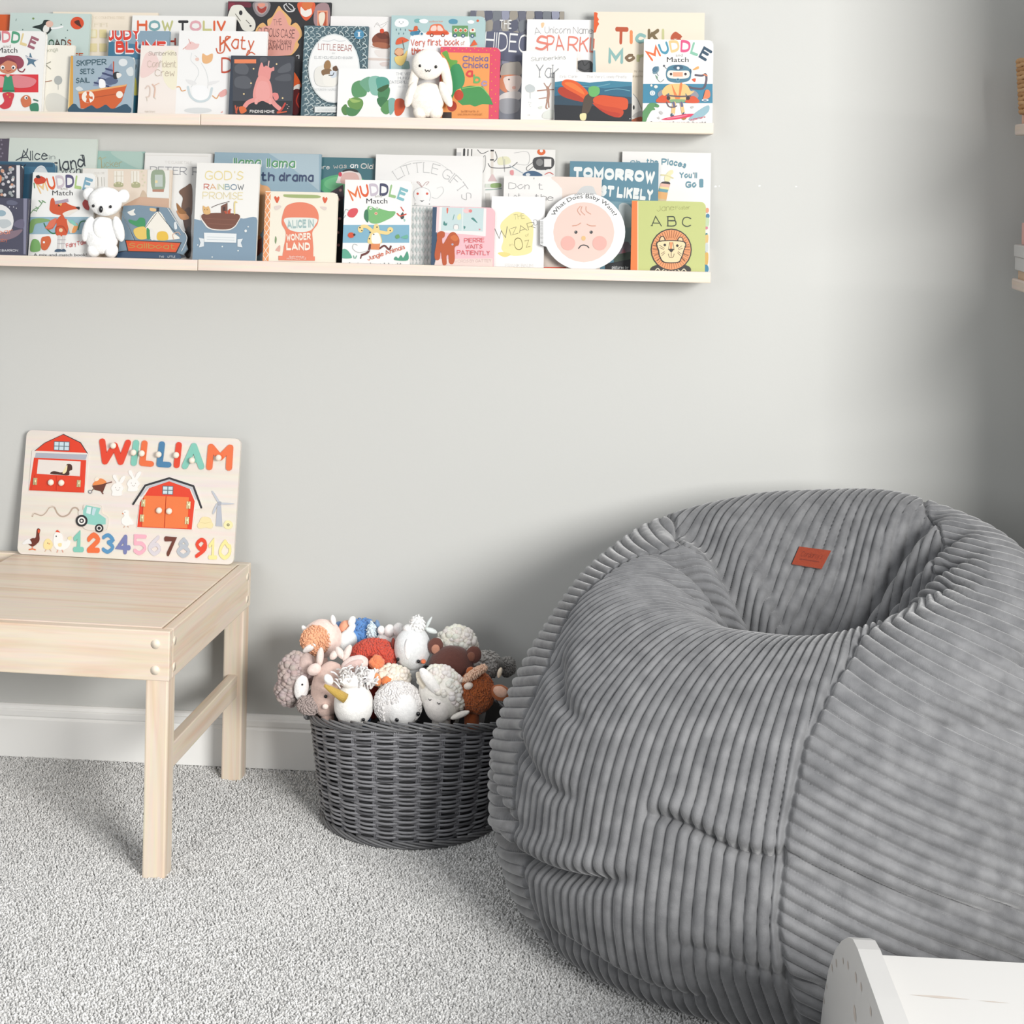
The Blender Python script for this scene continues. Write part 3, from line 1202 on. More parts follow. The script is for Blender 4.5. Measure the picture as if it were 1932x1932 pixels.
book('U', -62, 81.5, 58, 0, 14, 'fdfcf8', 'A', 'white board book with a mermaid and a red band', """
r e5363f -260 590 304 732
t k23 e0a33a/6d6a7c/e88a92/58a882/efd9a0/a86a78 -125,365 270,395 95,40 MUDDLE
t i a9a49c 25,378 85,378 24 and
t i 2b2b2e -20,418 138,418 42 Match
s 5d7f96 240,418 262,465 303,470 270,495 285,532 250,505 215,520 225,485 203,440 232,450
p e8e4ea 205,445 300,470 300,480 205,455
s a04a5c -40,500 20,460 60,440 100,440 160,450 190,490 180,530 140,545 90,500 40,490 -10,520
e d98a6a 62 530 75 55
s 8a3a48 -40,470 30,450 100,470 130,500 60,480 -10,520
d ffffff 17 22,535 108,535
d 222222 9 24,538 106,538
l b03a3a 6 52,560 68,565 84,558
l 8a3a44 9 140,530 150,560 180,570 198,548
s e88a90 100,600 230,610 290,640 240,690 110,690
s f2a0a0 -60,610 30,610 30,690 -60,680
p 3f9a72 38,600 95,600 118,730 20,730
d f2d0c0 14 64,598
l 2f7f5c 8 22,718 115,718
s d8404a 25,740 110,740 100,800 80,850 30,865 -10,840 10,830 35,800
s d97a52 165,790 200,755 240,770 245,830 190,850
d ffffff 14 208,775
d 222222 7 211,777
s 3f8a6a 240,830 300,820 304,885 250,885
l 4f7a6a 12 270,790 300,800
d e5d050 5 60,750 80,770""", rnd=1)
book('U', 52, 137, 85, 1, 9, 'fdf8ea', 'A', 'cream book with faint handwriting and a thin brown creature, beside the mermaid board book', """
t k8 8a9478 335,420 460,405 30 erkings
t k8 9a9a8a 330,550 405,550 85 k
l a5694a 13 345,610 352,650 348,720 345,790
l a5694a 6 350,650 410,640
e b9bcb8 462 636 32 36
l b9bcb8 4 462,670 462,710
s e4e2d8 370,760 450,740 540,800 520,880 380,880""")
book('U', 130, 250, 105.5, 0, 13, 'a9bcc8', 'A', 'grey-blue board book with a tilted orange boat under a striped sail', """
r f2d9a0 535 443 548 895
r e0aa52 548 443 580 895
e e9edee 975 495 35 30
s dfe5e6 1000,555 1045,530 1060,590 1020,600
s dfe5e6 600,700 630,685 660,710 620,720
p 8b98b4 885,500 905,610 880,690 735,680
L 3f4a6e 15 840,545 890,560
L 3f4a6e 15 815,580 895,605
L 3f4a6e 15 785,620 880,645
L 3f4a6e 15 750,655 860,685
s 5c6a88 840,625 890,610 935,635 915,665 850,670
s ffffff 785,640 800,625 830,640 835,690 790,695
L c9512f 9 900,490 900,600
s 20262c 895,590 915,570 945,575 935,620 905,625
s f6f2ea 925,580 960,585 960,605 930,620
p d9642e 622,728 1007,668 965,800 905,865 640,860
p f0b070 622,728 1007,668 1000,682 622,745
l a84a24 5 632,790 985,735
e fff6ea 698 768 50 48
p d9642e 685,725 710,725 703,765 692,765
p d9642e 735,765 735,790 703,775 703,765
p d9642e 690,775 705,775 715,815 680,812
e e07a40 698 768 17 16
e fdf3e4 948 750 27 28
s 33566c 570,830 600,825 625,855 660,865 700,845 730,835 765,860 800,850 840,830 880,860 920,855 990,825 1020,840 1030,895 570,895
t k14 24505c 605,525 845,512 46 SKIPPER
t k14 24505c 635,588 748,586 42 SETS
t k14 24505c 603,660 715,655 42 SAiL""", rnd=1)
book('U', 262, 333.5, 86, 1, 9, 'fcf2ea', 'A', 'cream and pink book with faint pencil animals, beside the goose book', """
s f8dcd6 1120,520 1160,420 1230,430 1260,520 1180,600 1115,610
s fbf4da 1290,430 1395,420 1395,700 1300,640
t k8 8f8578 1175,440 1400,440 34 Slumberkins
t k8 cfc0ae 1168,535 1400,535 55 Confident
t k8 cfc0ae 1228,605 1385,605 55 Crew
l ecd6c8 9 1155,700 1175,680 1190,700 1185,760 1160,770
l ecc8b4 10 1210,670 1230,700 1222,770
l ecc8b4 6 1222,680 1262,660
l e6dccc 5 1165,770 1168,800
l e6dccc 5 1225,770 1235,785
t k9 c9bca8 1150,892 1230,892 14 Kelly Oriard""")
book('U', 334, 501, 58.5, 1, 11, 'fdfcfa', 'B', 'white picture book with a white goose and red script lettering', """
s f6d0cc -215,385 -170,330 -130,345 -100,350 -120,385 -175,395
l e2a090 5 -230,390 -205,370
l d87468 4 -170,345 -185,310
e fbfaf8 -130 450 44 58
l dfe2e2 4 -160,420 -165,480 -120,530 -105,580 -135,640 -165,690
l dfe2e2 4 -85,500 -50,560 -30,640 -35,700
s f2bd86 -75,425 -40,440 5,425 0,480 -40,505 -75,490
e f3cfc2 -117 470 16 14
l cfc6c0 3 -135,440 -118,452
s ffffff -160,690 -60,680 -20,740 -50,800 -140,790
s f0efee -210,630 -150,640 -120,665 -170,670
s f0efee -30,650 60,640 30,660 -20,675
l d3dfe2 18 -190,690 -170,760 -120,800 -60,800 -20,770 0,700
l e8a86a 7 -280,690 -255,690 -240,720 -210,715
l e8a86a 8 5,760 35,780 55,750
s f0b2ac 55,740 110,705 115,750 70,770
e e3e6e6 -110 875 110 22
s f5b9b0 70,890 85,880 85,892 75,895
t k13 d9643a 60,410 150,410 125 K
t k12 d9643a 150,385 330,400 105 aty
l d9643a 9 35,385 50,420 95,405 110,300 135,290
l d9643a 8 290,400 275,440 310,415 340,430
t k12 cf5236 75,580 160,580 125 D""")
book('U', 433, 551.5, 105.5, 0, 13, '43464e', 'B', 'dark charcoal book with a pink seated creature and small stars', """
r 2f3a4a 130 440 165 905
s 5c5f66 185,520 250,500 290,540 270,590 190,575
s 5a5d64 185,620 260,600 310,640 300,700 190,690
s 5c5f66 520,560 560,520 620,500 620,560 540,580
s 55585f 500,620 560,590 620,590 620,640 520,640
s 55585f 380,460 420,450 440,480 390,500
p f28a5c 177,470 350,470 350,502 177,502
r 25282e 165 800 635 905
s ec9a94 385,505 400,500 410,530 430,520 465,540 490,530 492,560 470,570 460,625 430,650 385,630 365,590
l e8b8b0 9 445,530 452,485
s ef9f98 375,600 450,630 475,700 480,790 455,820 400,800 350,815 325,770 335,690
s f2a8a2 370,650 440,655 460,740 440,790 370,790 345,740
l ec9a94 34 340,790 290,810 262,840
l ec9a94 34 470,790 500,830 535,860
l f0a8a2 26 352,790 350,815
l f0a8a2 26 460,790 462,815
s e88a86 480,740 520,740 528,780 500,795
l c4563a 12 185,840 195,895
l c4563a 12 205,850 190,890
s e2703a 215,850 255,845 275,880 230,900
l c9463a 14 580,820 550,870 520,890
l d8603a 10 520,895 590,885
d f6d9a0 7 330,545 512,508 310,660 253,745 560,778
d e9c0b8 4 595,830 610,845 600,860
t k22 ece8e6 300,895 495,897 25 FINDING HOME""")
book('U', 425, 620.5, 3.5, 4, 10, '2b2a2d', 'B', 'tall black picture book with an ornate pink plaque and a white fossil skull', """
s 6d2436 105,20 200,15 300,20 300,60 200,50 130,80 108,120
s 8d2c40 135,30 180,28 170,60 140,70
s 4a6a68 85,170 130,160 150,240 90,250
s eceadf 150,60 185,40 240,45 275,90 330,150 345,200 325,245 250,240 215,180 190,150 160,140 140,170 120,150
e 2a292c 228 102 14 19
e 3a393a 305 205 9 8
l 57524c 5 185,110 225,165
l 57524c 5 270,160 300,190
l dcdacc 12 105,150 130,160 135,200
l dcdacc 10 100,210 130,205 140,240
s 8d878a 330,20 455,20 450,90 395,135 340,100
s b9a4a0 345,25 440,25 435,80 395,115 352,85
s a83a30 360,45 390,70 430,50 425,85 395,105 365,85
s e89a84 365,30 420,30 410,55 375,55
l dcdcdc 8 590,30 570,50 600,90 650,85 640,50 610,30
l dcdcdc 6 590,40 630,80 660,70
s e5623a 685,20 810,20 805,100 745,165 690,90
s f5efe6 705,55 740,85 780,60 790,110 745,135 705,110
s e07a42 715,25 795,25 780,70 730,70
s a8898c 830,40 925,40 925,210 830,210 805,150
r f0a080 835 85 918 210
r c25a3a 845 95 908 210
s f5ead6 850,110 890,100 895,150 870,210 850,180
s ecb878 345,245 400,180 440,210 440,160 480,130 520,60 535,48 555,75 600,120 630,160 625,200 665,180 700,220 715,280 680,330 690,360 650,420 600,440 400,440 340,400
s e9a79a 365,250 415,210 460,200 490,130 535,85 580,130 610,200 660,220 695,280 660,340 640,410 590,440 400,440 350,390
t k7 4a2e34 490,205 555,198 50 THE
t k8 4a2e34 360,285 655,305 68 CURIOUS CASE
t k7 5a3a3c 400,345 630,345 32 of the Missing
t k8 4a2e34 425,395 625,400 52 MAMMOTH
s e2622e 630,560 660,580 710,670 690,700 632,690
s f3ece4 660,680 700,670 690,715 640,715
s 5c1f22 640,730 700,720 700,880 640,900
l b83a2c 10 690,740 670,800 690,850
l cfcfcf 7 670,445 690,440 690,465""")
book('U', 570.5, 692, 49, 3, 11, '55707a', 'B', 'book with a slate-blue leafy border around a white oval with a small bear', "\n".join(
    f"l {'c9d6d6' if (i + j) % 2 else '9fb4b8'} 7 {718 + i * 46 + (j % 2) * 20},{225 + j * 44} {745 + i * 46},{208 + j * 44 + (i % 3) * 6} {758 + i * 46 + (j % 2) * 12},{240 + j * 44} {735 + i * 46},{252 + j * 44}"
    for i in range(11) for j in range(16) if not (((i * 46 - 252) / 205) ** 2 + ((j * 44 - 330) / 265) ** 2 < 1)) + """
e dfe6e6 970 545 205 275
e fbfbf9 970 545 196 266
e 4a8fb4 1168 276 40 38
t f10 e8f0f4 1160,295 1175,295 40 I
l c9cdd0 4 880,325 930,330 970,318 1010,330 1060,325
t f11 b0685e 842,398 1110,410 50 LITTLE BEAR
t f6 9a9a9a 955,432 980,432 12 BY
t f7 9aa3a6 815,468 1120,472 20 ELSE HOLMELUND MINARIK
s f1efe8 820,560 890,520 990,540 1000,660 930,690 830,670
s a27c50 905,490 930,482 945,510 940,545 905,560 890,530
s 8a6a4a 875,560 940,550 960,590 930,610 880,600
s f7f4ec 890,600 990,600 985,680 900,680
s 6a4a34 960,540 990,525 1000,560 970,570
s dbe3ec 940,570 985,570 990,610 950,620
l 4a4a48 6 930,600 960,600 970,580
t f7 a8adb0 818,722 990,722 16 PICTURES BY MAURICE
p eef2f0 818,848 990,848 990,895 818,895
t f6 9aa6a8 840,885 990,885 18 AN I CAN READ BOOK""")
book('U', 618, 737, 31, 4, 9, 'fbf8f6', 'B', 'white book showing a chocolate cake topped by a cherry', """
l b9b3b0 3 1285,215 1310,180 1340,220 1385,185
l b9b3b0 3 1300,190 1330,200 1395,170
s 8a4a34 1268,310 1300,270 1345,255 1400,260 1400,380 1330,380 1285,360
s 6e3626 1300,275 1360,262 1400,300 1340,310
s b06a4c 1275,340 1340,335 1400,350 1400,380 1290,372
e e0502c 1347 245 17 19
l c9b3a8 5 1260,370 1330,385 1400,388
s f1e9e4 1290,400 1395,400 1395,450 1320,450
s e6d5cc 1230,460 1395,465 1395,480 1230,475
s ecdcd6 1330,500 1395,490 1395,520 1350,525""")
book('U', 637, 784, 130, 2, 8, 'fdfdfb', 'B', 'wide white book with green painted clumps and a red spot', """
s 5b8a4c 1025,860 1060,825 1080,870 1070,910 1040,905
s 6d9a50 1075,800 1130,770 1190,790 1195,840 1150,880 1090,850
s 4f8a56 1070,850 1150,870 1190,850 1140,915 1075,912
s 9fbe6a 1085,780 1140,790 1180,800 1120,815
s 5f9a68 1105,720 1120,660 1180,640 1225,700 1215,760 1130,770
s 71a88a 1170,650 1240,608 1270,640 1245,730 1200,700
s 8cc0b0 1245,620 1330,612 1330,745 1260,740
s 5aa494 1300,625 1370,612 1405,650 1390,720 1330,740
s 4c8a5c 1320,720 1400,690 1408,740 1380,800 1325,790
s 3f7a4e 1310,780 1370,770 1400,820 1370,870 1320,830
s 5f9a5e 1340,850 1400,790 1445,800 1440,850 1390,905 1350,890
s 86b8b0 1400,790 1450,785 1450,860 1410,910
s 3c5f38 1310,710 1360,680 1400,670 1390,700 1340,730
s d9592c 1450,800 1495,780 1530,810 1525,870 1490,915 1450,905
t f8 8f949c 1458,597 1600,597 22 THE VERY
t f8 8f949c 1475,630 1600,630 22 HUNGRY
t f8 8f949c 1405,662 1600,662 22 CATERPILLAR
t f6 b0b4ba 1480,693 1600,693 13 by Eric Carle""", page='fdfaf2')
book('U', 735, 913, 30, 3, 11, 'b9d4d4', 'C', 'pale blue board book with a small red car, a green truck and an orange umbrella', """
p 4f8fb4 50,128 78,128 66,930 48,930
s ffffff 220,330 300,270 470,250 640,280 700,340 700,930 200,930
s fbfdfd 105,175 130,150 180,150 212,170 205,205 150,215 110,205
d 5a7078 4 140,175 170,175
l 5a7078 3 148,185 155,190 164,185
l 6a8a94 8 117,230 117,240
l 6a8a94 8 150,228 150,238
l 6a8a94 8 188,232 188,242
l 6a8a94 8 137,262 137,270
l 6a8a94 8 174,262 174,270
s 7fb8b8 262,155 300,150 300,178 265,178
s fbfdfd 300,160 340,150 370,165 350,185 310,180
t i e89a80 378,178 485,176 16 usborne
s 5a9ab4 532,165 560,150 600,160 595,188 545,188
s fbfdfd 680,170 710,160 735,172 720,188 690,186
d e0623a 10 762,165
s d9643a 212,235 250,240 260,210 285,210 282,245 240,255
s 3f86a8 235,255 300,245 310,270 250,278
l 3f6a80 6 290,230 320,270
e 4a90b0 245 266 18 18
e eef4f4 318 268 17 17
e 3f7a98 318 268 10 10
s ee7a52 375,245 390,205 420,192 475,195 500,235 520,245 525,275 365,275 360,255
s f8d9cc 390,242 400,210 432,205 432,242
s f8d9cc 445,242 445,205 470,210 488,242
p e0572e 362,250 524,250 524,276 362,276
d 8a3a22 15 398,280 486,280
d f3e6dc 8 398,280 486,280
p 6fa06a 560,204 685,204 685,290 560,290
p 6fa06a 695,245 745,255 748,290 695,290
d f2f0e0 16 588,240 626,240 664,240
d d9643a 11 588,242 626,242 664,242
s f2f0e0 700,235 735,225 742,255 702,255
d c2402c 9 722,238
d 3f5f80 16 582,282 646,284 720,285
d dfe6e8 7 582,282 646,284 720,285
s e2623a 118,355 125,310 165,295 205,312 213,325
l 7a5a4a 5 165,320 180,390
e e8b48c 140 415 36 34
s c9743a 105,405 140,380 175,400 165,385 125,382
l a8623a 7 105,425 140,448 172,428
s f2d27a 110,450 170,440 205,400 190,480 160,520 125,510 105,480
s 8fb0a8 160,540 190,490 215,490 220,545
t k13 e2664a 232,365 475,362 52 Very first
t k13 e2664a 500,362 615,362 52 book
t k10 dca07a 630,360 660,360 34 of
t k20 d9502c 238,435 360,435 56 things
p e8663a 735,315 762,355 700,370
p f0d0a0 700,375 760,365 740,400""", rnd=1)
book('U', 829, 942, 89, 2, 11, 'e8506c', 'C', 'pink-bordered orange board book with green leaf shapes, red spots and purple letters', "".join(f"\nd f2a04a 5 {x},{y}" for x, y in [(480 + i * 32, 385 + (i % 2) * 14) for i in range(14)] + [(872 + (j % 2) * 30, 440 + j * 34) for j in range(15)]) + """
p f6a45c 470,415 858,422 848,940 470,940
s 6fae4e 480,420 520,405 545,470 600,480 590,520 560,580 530,500 500,450
s 3f9a62 540,560 605,505 645,560 660,630 640,690 590,720 560,780 540,800
p 4a9a55 625,695 700,680 800,685 850,750 885,830 800,825 740,845 700,830 640,835 600,800 640,740
l 9fcf7a 5 640,700 720,690 790,690 850,755
e c8452c 612 755 37 42
e b43f2a 558 842 38 42
p 3a2f2c 480,890 555,890 555,940 480,940
t k20 7a6aa0 642,488 845,488 46 Chicka
t k20 7a6aa0 642,542 845,542 46 Chicka
t k22 e0454a 668,612 725,612 68 a
t k22 6fb86a 728,662 780,662 72 b
t k22 b09ac0 790,685 838,685 58 c
t f9 a8643a 632,892 775,892 16 by Bill Martin Jr.
t f9 a8643a 605,915 800,915 16 and John Archambault""", rnd=1)
book('U', 884.5, 1062, 21, 4, 9, '8a8c96', 'C', 'tall grey picture book with tangled leaves, white lettering and a child in a white hat', "\n".join(
    f"s {['6e707e', 'a39c90', '9a9db0', '7d8288', '5f6274', 'b0aaa0'][(i * 5 + j * 3) % 6]} {690 + i * 66},{90 + j * 90} {735 + i * 66 + (j % 3) * 9},{70 + j * 90} {748 + i * 66},{140 + j * 90} {700 + i * 66 - (i % 2) * 10},{168 + j * 90}"
    for i in range(12) for j in range(10)) + """
s 60647a 800,260 1140,280 1140,470 960,480 820,400
s 8a8f9a 920,640 1100,600 1100,940 920,930
s b9b2a8 945,560 965,510 1040,495 1100,500 1100,600 955,605
l e08a62 10 950,605 1030,598 1100,608
s e0906a 945,620 975,610 985,690 1000,740 955,720 930,680
s f3e2d8 975,615 1100,605 1100,690 1060,735 1000,720 975,670
d 4a3a3a 7 1010,632
s efb8a8 1035,690 1060,685 1062,705 1040,708
s e9e4e0 930,770 985,735 1095,730 1095,790 1000,800 940,800
s a9acb2 930,800 1010,780 1090,800 1085,880 1000,905 940,880
t k14 f6f6f4 935,230 1030,232 72 THE
t k10 f6f6f4 815,400 1330,440 150 HIDEOUT""")
book('U', 992, 1130, 37, 3, 9, 'fdfbf9', 'D', 'white picture book with coral brush lettering, partly behind the cream book with big letters', """
s f5d0a4 255,185 280,180 278,205 262,222
t k7 8a8a8c 205,275 255,270 55 A
t k7 8a8a8c 285,265 700,270 55 Unicorn Named
t k15 ee8a78 212,405 320,395 120 S
t k12 ee8a78 305,405 440,402 125 PA
t k12 ee8a78 465,405 790,425 120 RKLE
s 4f5052 535,500 560,480 640,480 670,520 660,575 560,560
l 2f3032 7 545,510 580,480 600,520 640,490 650,540
l 2f3032 7 550,540 600,560 640,545
r f1e3d2 530 460 545 545""")
book('U', 1118.5, 1328, 23, 2, 13, 'f6ead6', 'D', 'large cream picture book with big letters in rust, teal and olive and an orange spine', """
p e8602c 665,97 692,97 705,105 700,130 714,155 705,170 716,190 700,215 690,255 665,260
p d9562a 658,300 680,310 676,390 660,380
p 7fa8b4 660,400 685,400 690,570 660,570
t k27 c25530 840,352 945,355 140 T
t k27 f0925a 958,350 982,350 112 i
t k26 8fbcb8 1000,345 1088,345 105 c
t k26 7d6a48 1100,345 1192,345 118 K
t k26 cfcf98 1212,345 1232,345 118 l
t k26 c25530 1285,345 1365,345 118 e
t k26 8fbcb8 788,505 905,508 122 M
t k28 7d6448 922,492 998,492 82 o
t k24 cfcf98 1012,492 1100,492 78 n
t k24 e8925a 1120,492 1480,500 100 STER
t f9 a89a80 995,572 1060,572 16 by Jos
t f9 a89a80 980,612 1060,612 16 drawn Ke
s f4f1ea 930,780 985,745 1020,790 1050,860 1040,930 930,930
s cfcdc8 1000,900 1050,880 1055,930 980,930
l 7a7a7a 4 985,745 1020,790 1050,860
e 2f2f30 990 852 8 18
s b9603a 985,945 1050,925 1050,962 975,962""")
book('U', 984, 1086.5, 97, 1, 9, 'fdfcf8', 'D', 'white book with thin grey handwriting and a skinny brown horned creature', """
t k7 6f7270 175,485 450,470 32 Slumberkins
t f8 9a9ca0 215,615 395,618 105 Yak
s ccd2d2 130,690 165,668 205,690 200,725 150,730
l ccd2d2 5 170,720 170,780
d e2e4e2 5 160,810 175,815 165,830 172,845
l b58a78 22 308,695 315,740 308,800
l b58a78 7 300,690 280,660
l b58a78 7 318,690 335,660
l b58a78 9 228,720 300,712
l b58a78 9 318,712 355,710
l b58a78 7 240,782 295,775
l b58a78 10 305,800 295,850 305,860
l b58a78 10 315,800 318,850
s e2e6dc 235,850 265,840 262,860 240,862
s e9ece4 280,890 350,870 355,935 270,935
t f7 9a9a98 150,915 165,915 8 a""")
book('U', 1046, 1192.5, 136.5, 0, 9, 'fbfaf8', 'D', 'wide dark blue book with big orange wings under a white strip', """
p 3f86a0 360,650 470,635 640,655 800,640 975,650 975,740 360,740
p 2f6a86 360,690 560,670 760,700 975,680 975,790 360,800
p 2f4a5c 360,760 600,740 975,770 975,880 360,870
p 23262c 360,830 640,840 975,820 975,965 360,965
l 6fa8b8 6 500,670 660,690 800,665
l 6fa8b8 6 760,720 860,705 960,720
s b83a22 388,720 410,690 470,700 560,720 620,770 610,810 500,790 420,760
s e8602a 418,660 450,630 520,640 580,680 630,740 620,800 560,760 450,700
s f0803c 440,660 500,655 570,700 600,750 520,710
s e0562a 665,790 720,755 830,765 930,780 945,830 920,870 800,850 700,830
s d04824 665,815 760,840 880,860 910,890 880,930 800,915 720,870
s c03a22 700,850 780,880 880,900 850,930 760,895
s 55483c 600,770 640,740 668,760 660,830 625,900 580,900 585,840
s efe6b0 565,905 612,900 608,950 570,950
s 6fb86a 632,700 670,682 715,695 718,740 680,768 640,755
t f6 c2bcb6 405,618 545,615 20 Eric Carle
t f6 c2bcb6 615,618 935,620 20 The Very Lonely Firefly
d dfe6e6 4 960,942""")
book('U', 1213.5, 1345, 75, 0, 13, 'fdfcf9', 'D', 'white board book with a masked robot-headed hero riding a pink surfboard', """
r 3f8cab 1050 665 1615 818
""" + muddle(1135, 1560, 488, 98, 75, 'ee7440/4d9cb8/f2cf92/e8588a/8fcab0/2f4e66', 492, 1252, 1425, 448) + """
s 7a9aa8 1140,580 1150,540 1185,525 1190,560 1165,585
e 4f7a94 1160 550 26 20 -50
l 5f7a84 5 1170,575 1185,600
d 5a5f66 9 1230,522
l 5a5f66 4 1235,530 1250,545
s 7fa08a 1160,595 1180,610 1175,630
l 7f8f8a 5 1175,625 1200,650 1230,630
s 4c8299 1245,590 1260,535 1310,515 1380,517 1430,540 1445,590 1425,640 1340,657 1265,640
e 3a5f78 1342 535 40 20
d ffffff 12 1342,540
s f6f1e6 1255,600 1270,560 1340,562 1420,562 1432,600 1400,622 1290,622
r efb08e 1300 572 1378 608
d 3f2f34 11 1285,588 1400,588
d 6fa8c0 14 1340,632
d 2f4f60 7 1340,632
e 3a5f78 1440 568 8 22
s f3b26a 1460,550 1500,525 1505,545 1470,555
l 5f5766 16 1480,595 1530,600 1560,590 1565,640 1540,700 1470,700 1430,690
l e8885a 10 1545,590 1570,600
s e8603a 1450,630 1480,622 1475,650
e f5ede2 1165 688 15 13
e f5ede2 1130 678 9 9
e f0f4f4 1138 738 22 20
e 8ab4c4 1138 738 14 12
e f0f4f4 1138 738 9 8
s 9a98a0 1180,740 1215,712 1260,740 1235,780 1190,770
s 9a98a0 1420,740 1465,715 1505,755 1480,790 1430,780
s e0572e 1170,790 1230,750 1280,800 1270,815 1180,812
s e0572e 1400,800 1460,760 1510,800 1490,818 1410,815
s f6cc86 1270,670 1400,670 1440,720 1470,725 1420,760 1400,740 1395,800 1275,800 1270,740 1230,760 1215,720
s ee8648 1290,668 1340,760 1355,668 1375,670 1350,800 1325,800
l 6a5a62 12 1250,755 1340,765 1440,762
d 3a2f34 16 1265,778 1420,778
s 8ab080 1275,790 1395,790 1380,812 1290,812
l f3c88a 30 1310,820 1302,895
l f3c88a 26 1368,820 1382,895
l 6a6a8a 20 1305,815 1310,840
l 6a6a8a 20 1368,815 1372,840
l 6a5a62 9 1250,810 1270,845 1310,850 1330,840
d 3f5a6c 15 1295,912 1388,905
d f4f2ee 6 1302,905 1395,898
s e23a62 1210,948 1290,925 1400,905 1475,905 1440,925 1300,950
s f08aa0 1250,940 1360,918 1420,912 1330,935
s b8763a 1370,940 1410,932 1390,952
s 5f9a62 1055,900 1090,850 1115,820 1160,818 1190,835 1185,852 1150,850 1160,870 1130,880 1100,930 1085,965 1055,965
d 2a2f2a 4 1165,832
s c8c6c4 1190,890 1205,880 1222,895 1210,910
s c8c6c4 1440,850 1455,840 1468,850 1450,862
s c8c6c4 1175,935 1190,925 1195,945
s 9ac0cc 1430,940 1500,880 1580,835 1585,880 1530,930 1450,955
t k18 d83a5a 1440,958 1560,935 18 superhero
s f0885c 1545,760 1560,715 1590,720 1595,765 1570,785 1540,790
e e9f0f4 1555 795 28 10
e 3f5f80 1555 795 16 5
t i 3a3a3c 1115,980 1560,985 20 A mix-and-match book!""", rnd=1)

# ---------------- lower ledge
book('L', -60, 11, 261, 4, 8, '5d5566', 'E', 'plain dusky purple book standing behind the pale mint book', """
d 8f8798 8 10,60 15,95 5,130 20,165 8,190""")
book('L', 10.5, 177, 261, 4, 9, 'e3ede5', 'E', 'large pale mint book with flowing black script on the lower ledge', """
l 4a525a 9 128,220 165,200 205,170 220,130
t k11 3f4750 165,228 240,222 88 A
t k12 3f4750 240,222 378,218 78 lice
t k7 6a7278 390,215 438,212 38 in
t k14 39414a 345,310 680,268 95,-12 erland
l 39414a 7 640,180 665,185 672,250
t k12 39414a 480,330 640,330 60 Won""")
book('L', -50, 100, 305, 3, 12, '3f7390', 'E', 'deep blue rounded board book with black letters and a white cloud shape', """
p 345f7a -200,230 420,245 420,275 -200,260
s dfe6ea 275,320 290,280 320,262 350,270 375,310 375,330
l c5d2da 4 285,300 320,275 360,290
t k16 22303c 160,310 205,310 60 Y
t k20 22303c 195,468 250,468 80 A
p 2f5a74 145,330 250,330 245,520 145,520""", rnd=1)
book('L', -70, 38, 310, 1, 10, '40424e', 'E', 'dark slate board book strewn with small white flowers', """
r f2f0f2 130 260 158 520
""" + "\n".join(f"d {['e9e6e6', 'c9c6cc', 'd9a48a', 'aab0b0'][i % 4]} {9 + (i * 5) % 8} {4 + (i * i * 17 + i * 29) % 118},{275 + (i * i * 31 + i * 47) % 232}" for i in range(30)) + """
s d98a62 -20,350 10,340 14,380 -10,410 -30,400""", rnd=1)
book('L', -80, 51, 373, 0, 11, '4c4c60', 'E', 'dark purple board book with a big pale moon', """
r 8a8aa0 186 518 215 965
e f1f0ee -10 700 118 130
e 9fb8c4 10 640 38 25
s c9d0d2 -20,700 60,690 90,730 20,760
s 686a80 55,545 90,535 140,555 120,575 60,570
d e8e8ee 4 108,590 75,590 130,600
s 6d6880 130,700 185,690 185,760 110,740
s 8a7480 0,800 100,780 180,770 120,830 0,860
t k11 e8957a -60,815 105,800 40 dear
t k9 d87a5c -30,870 60,865 30 baby
t k18 dedee4 -180,945 145,945 20 P R WINKLER BARRON""")
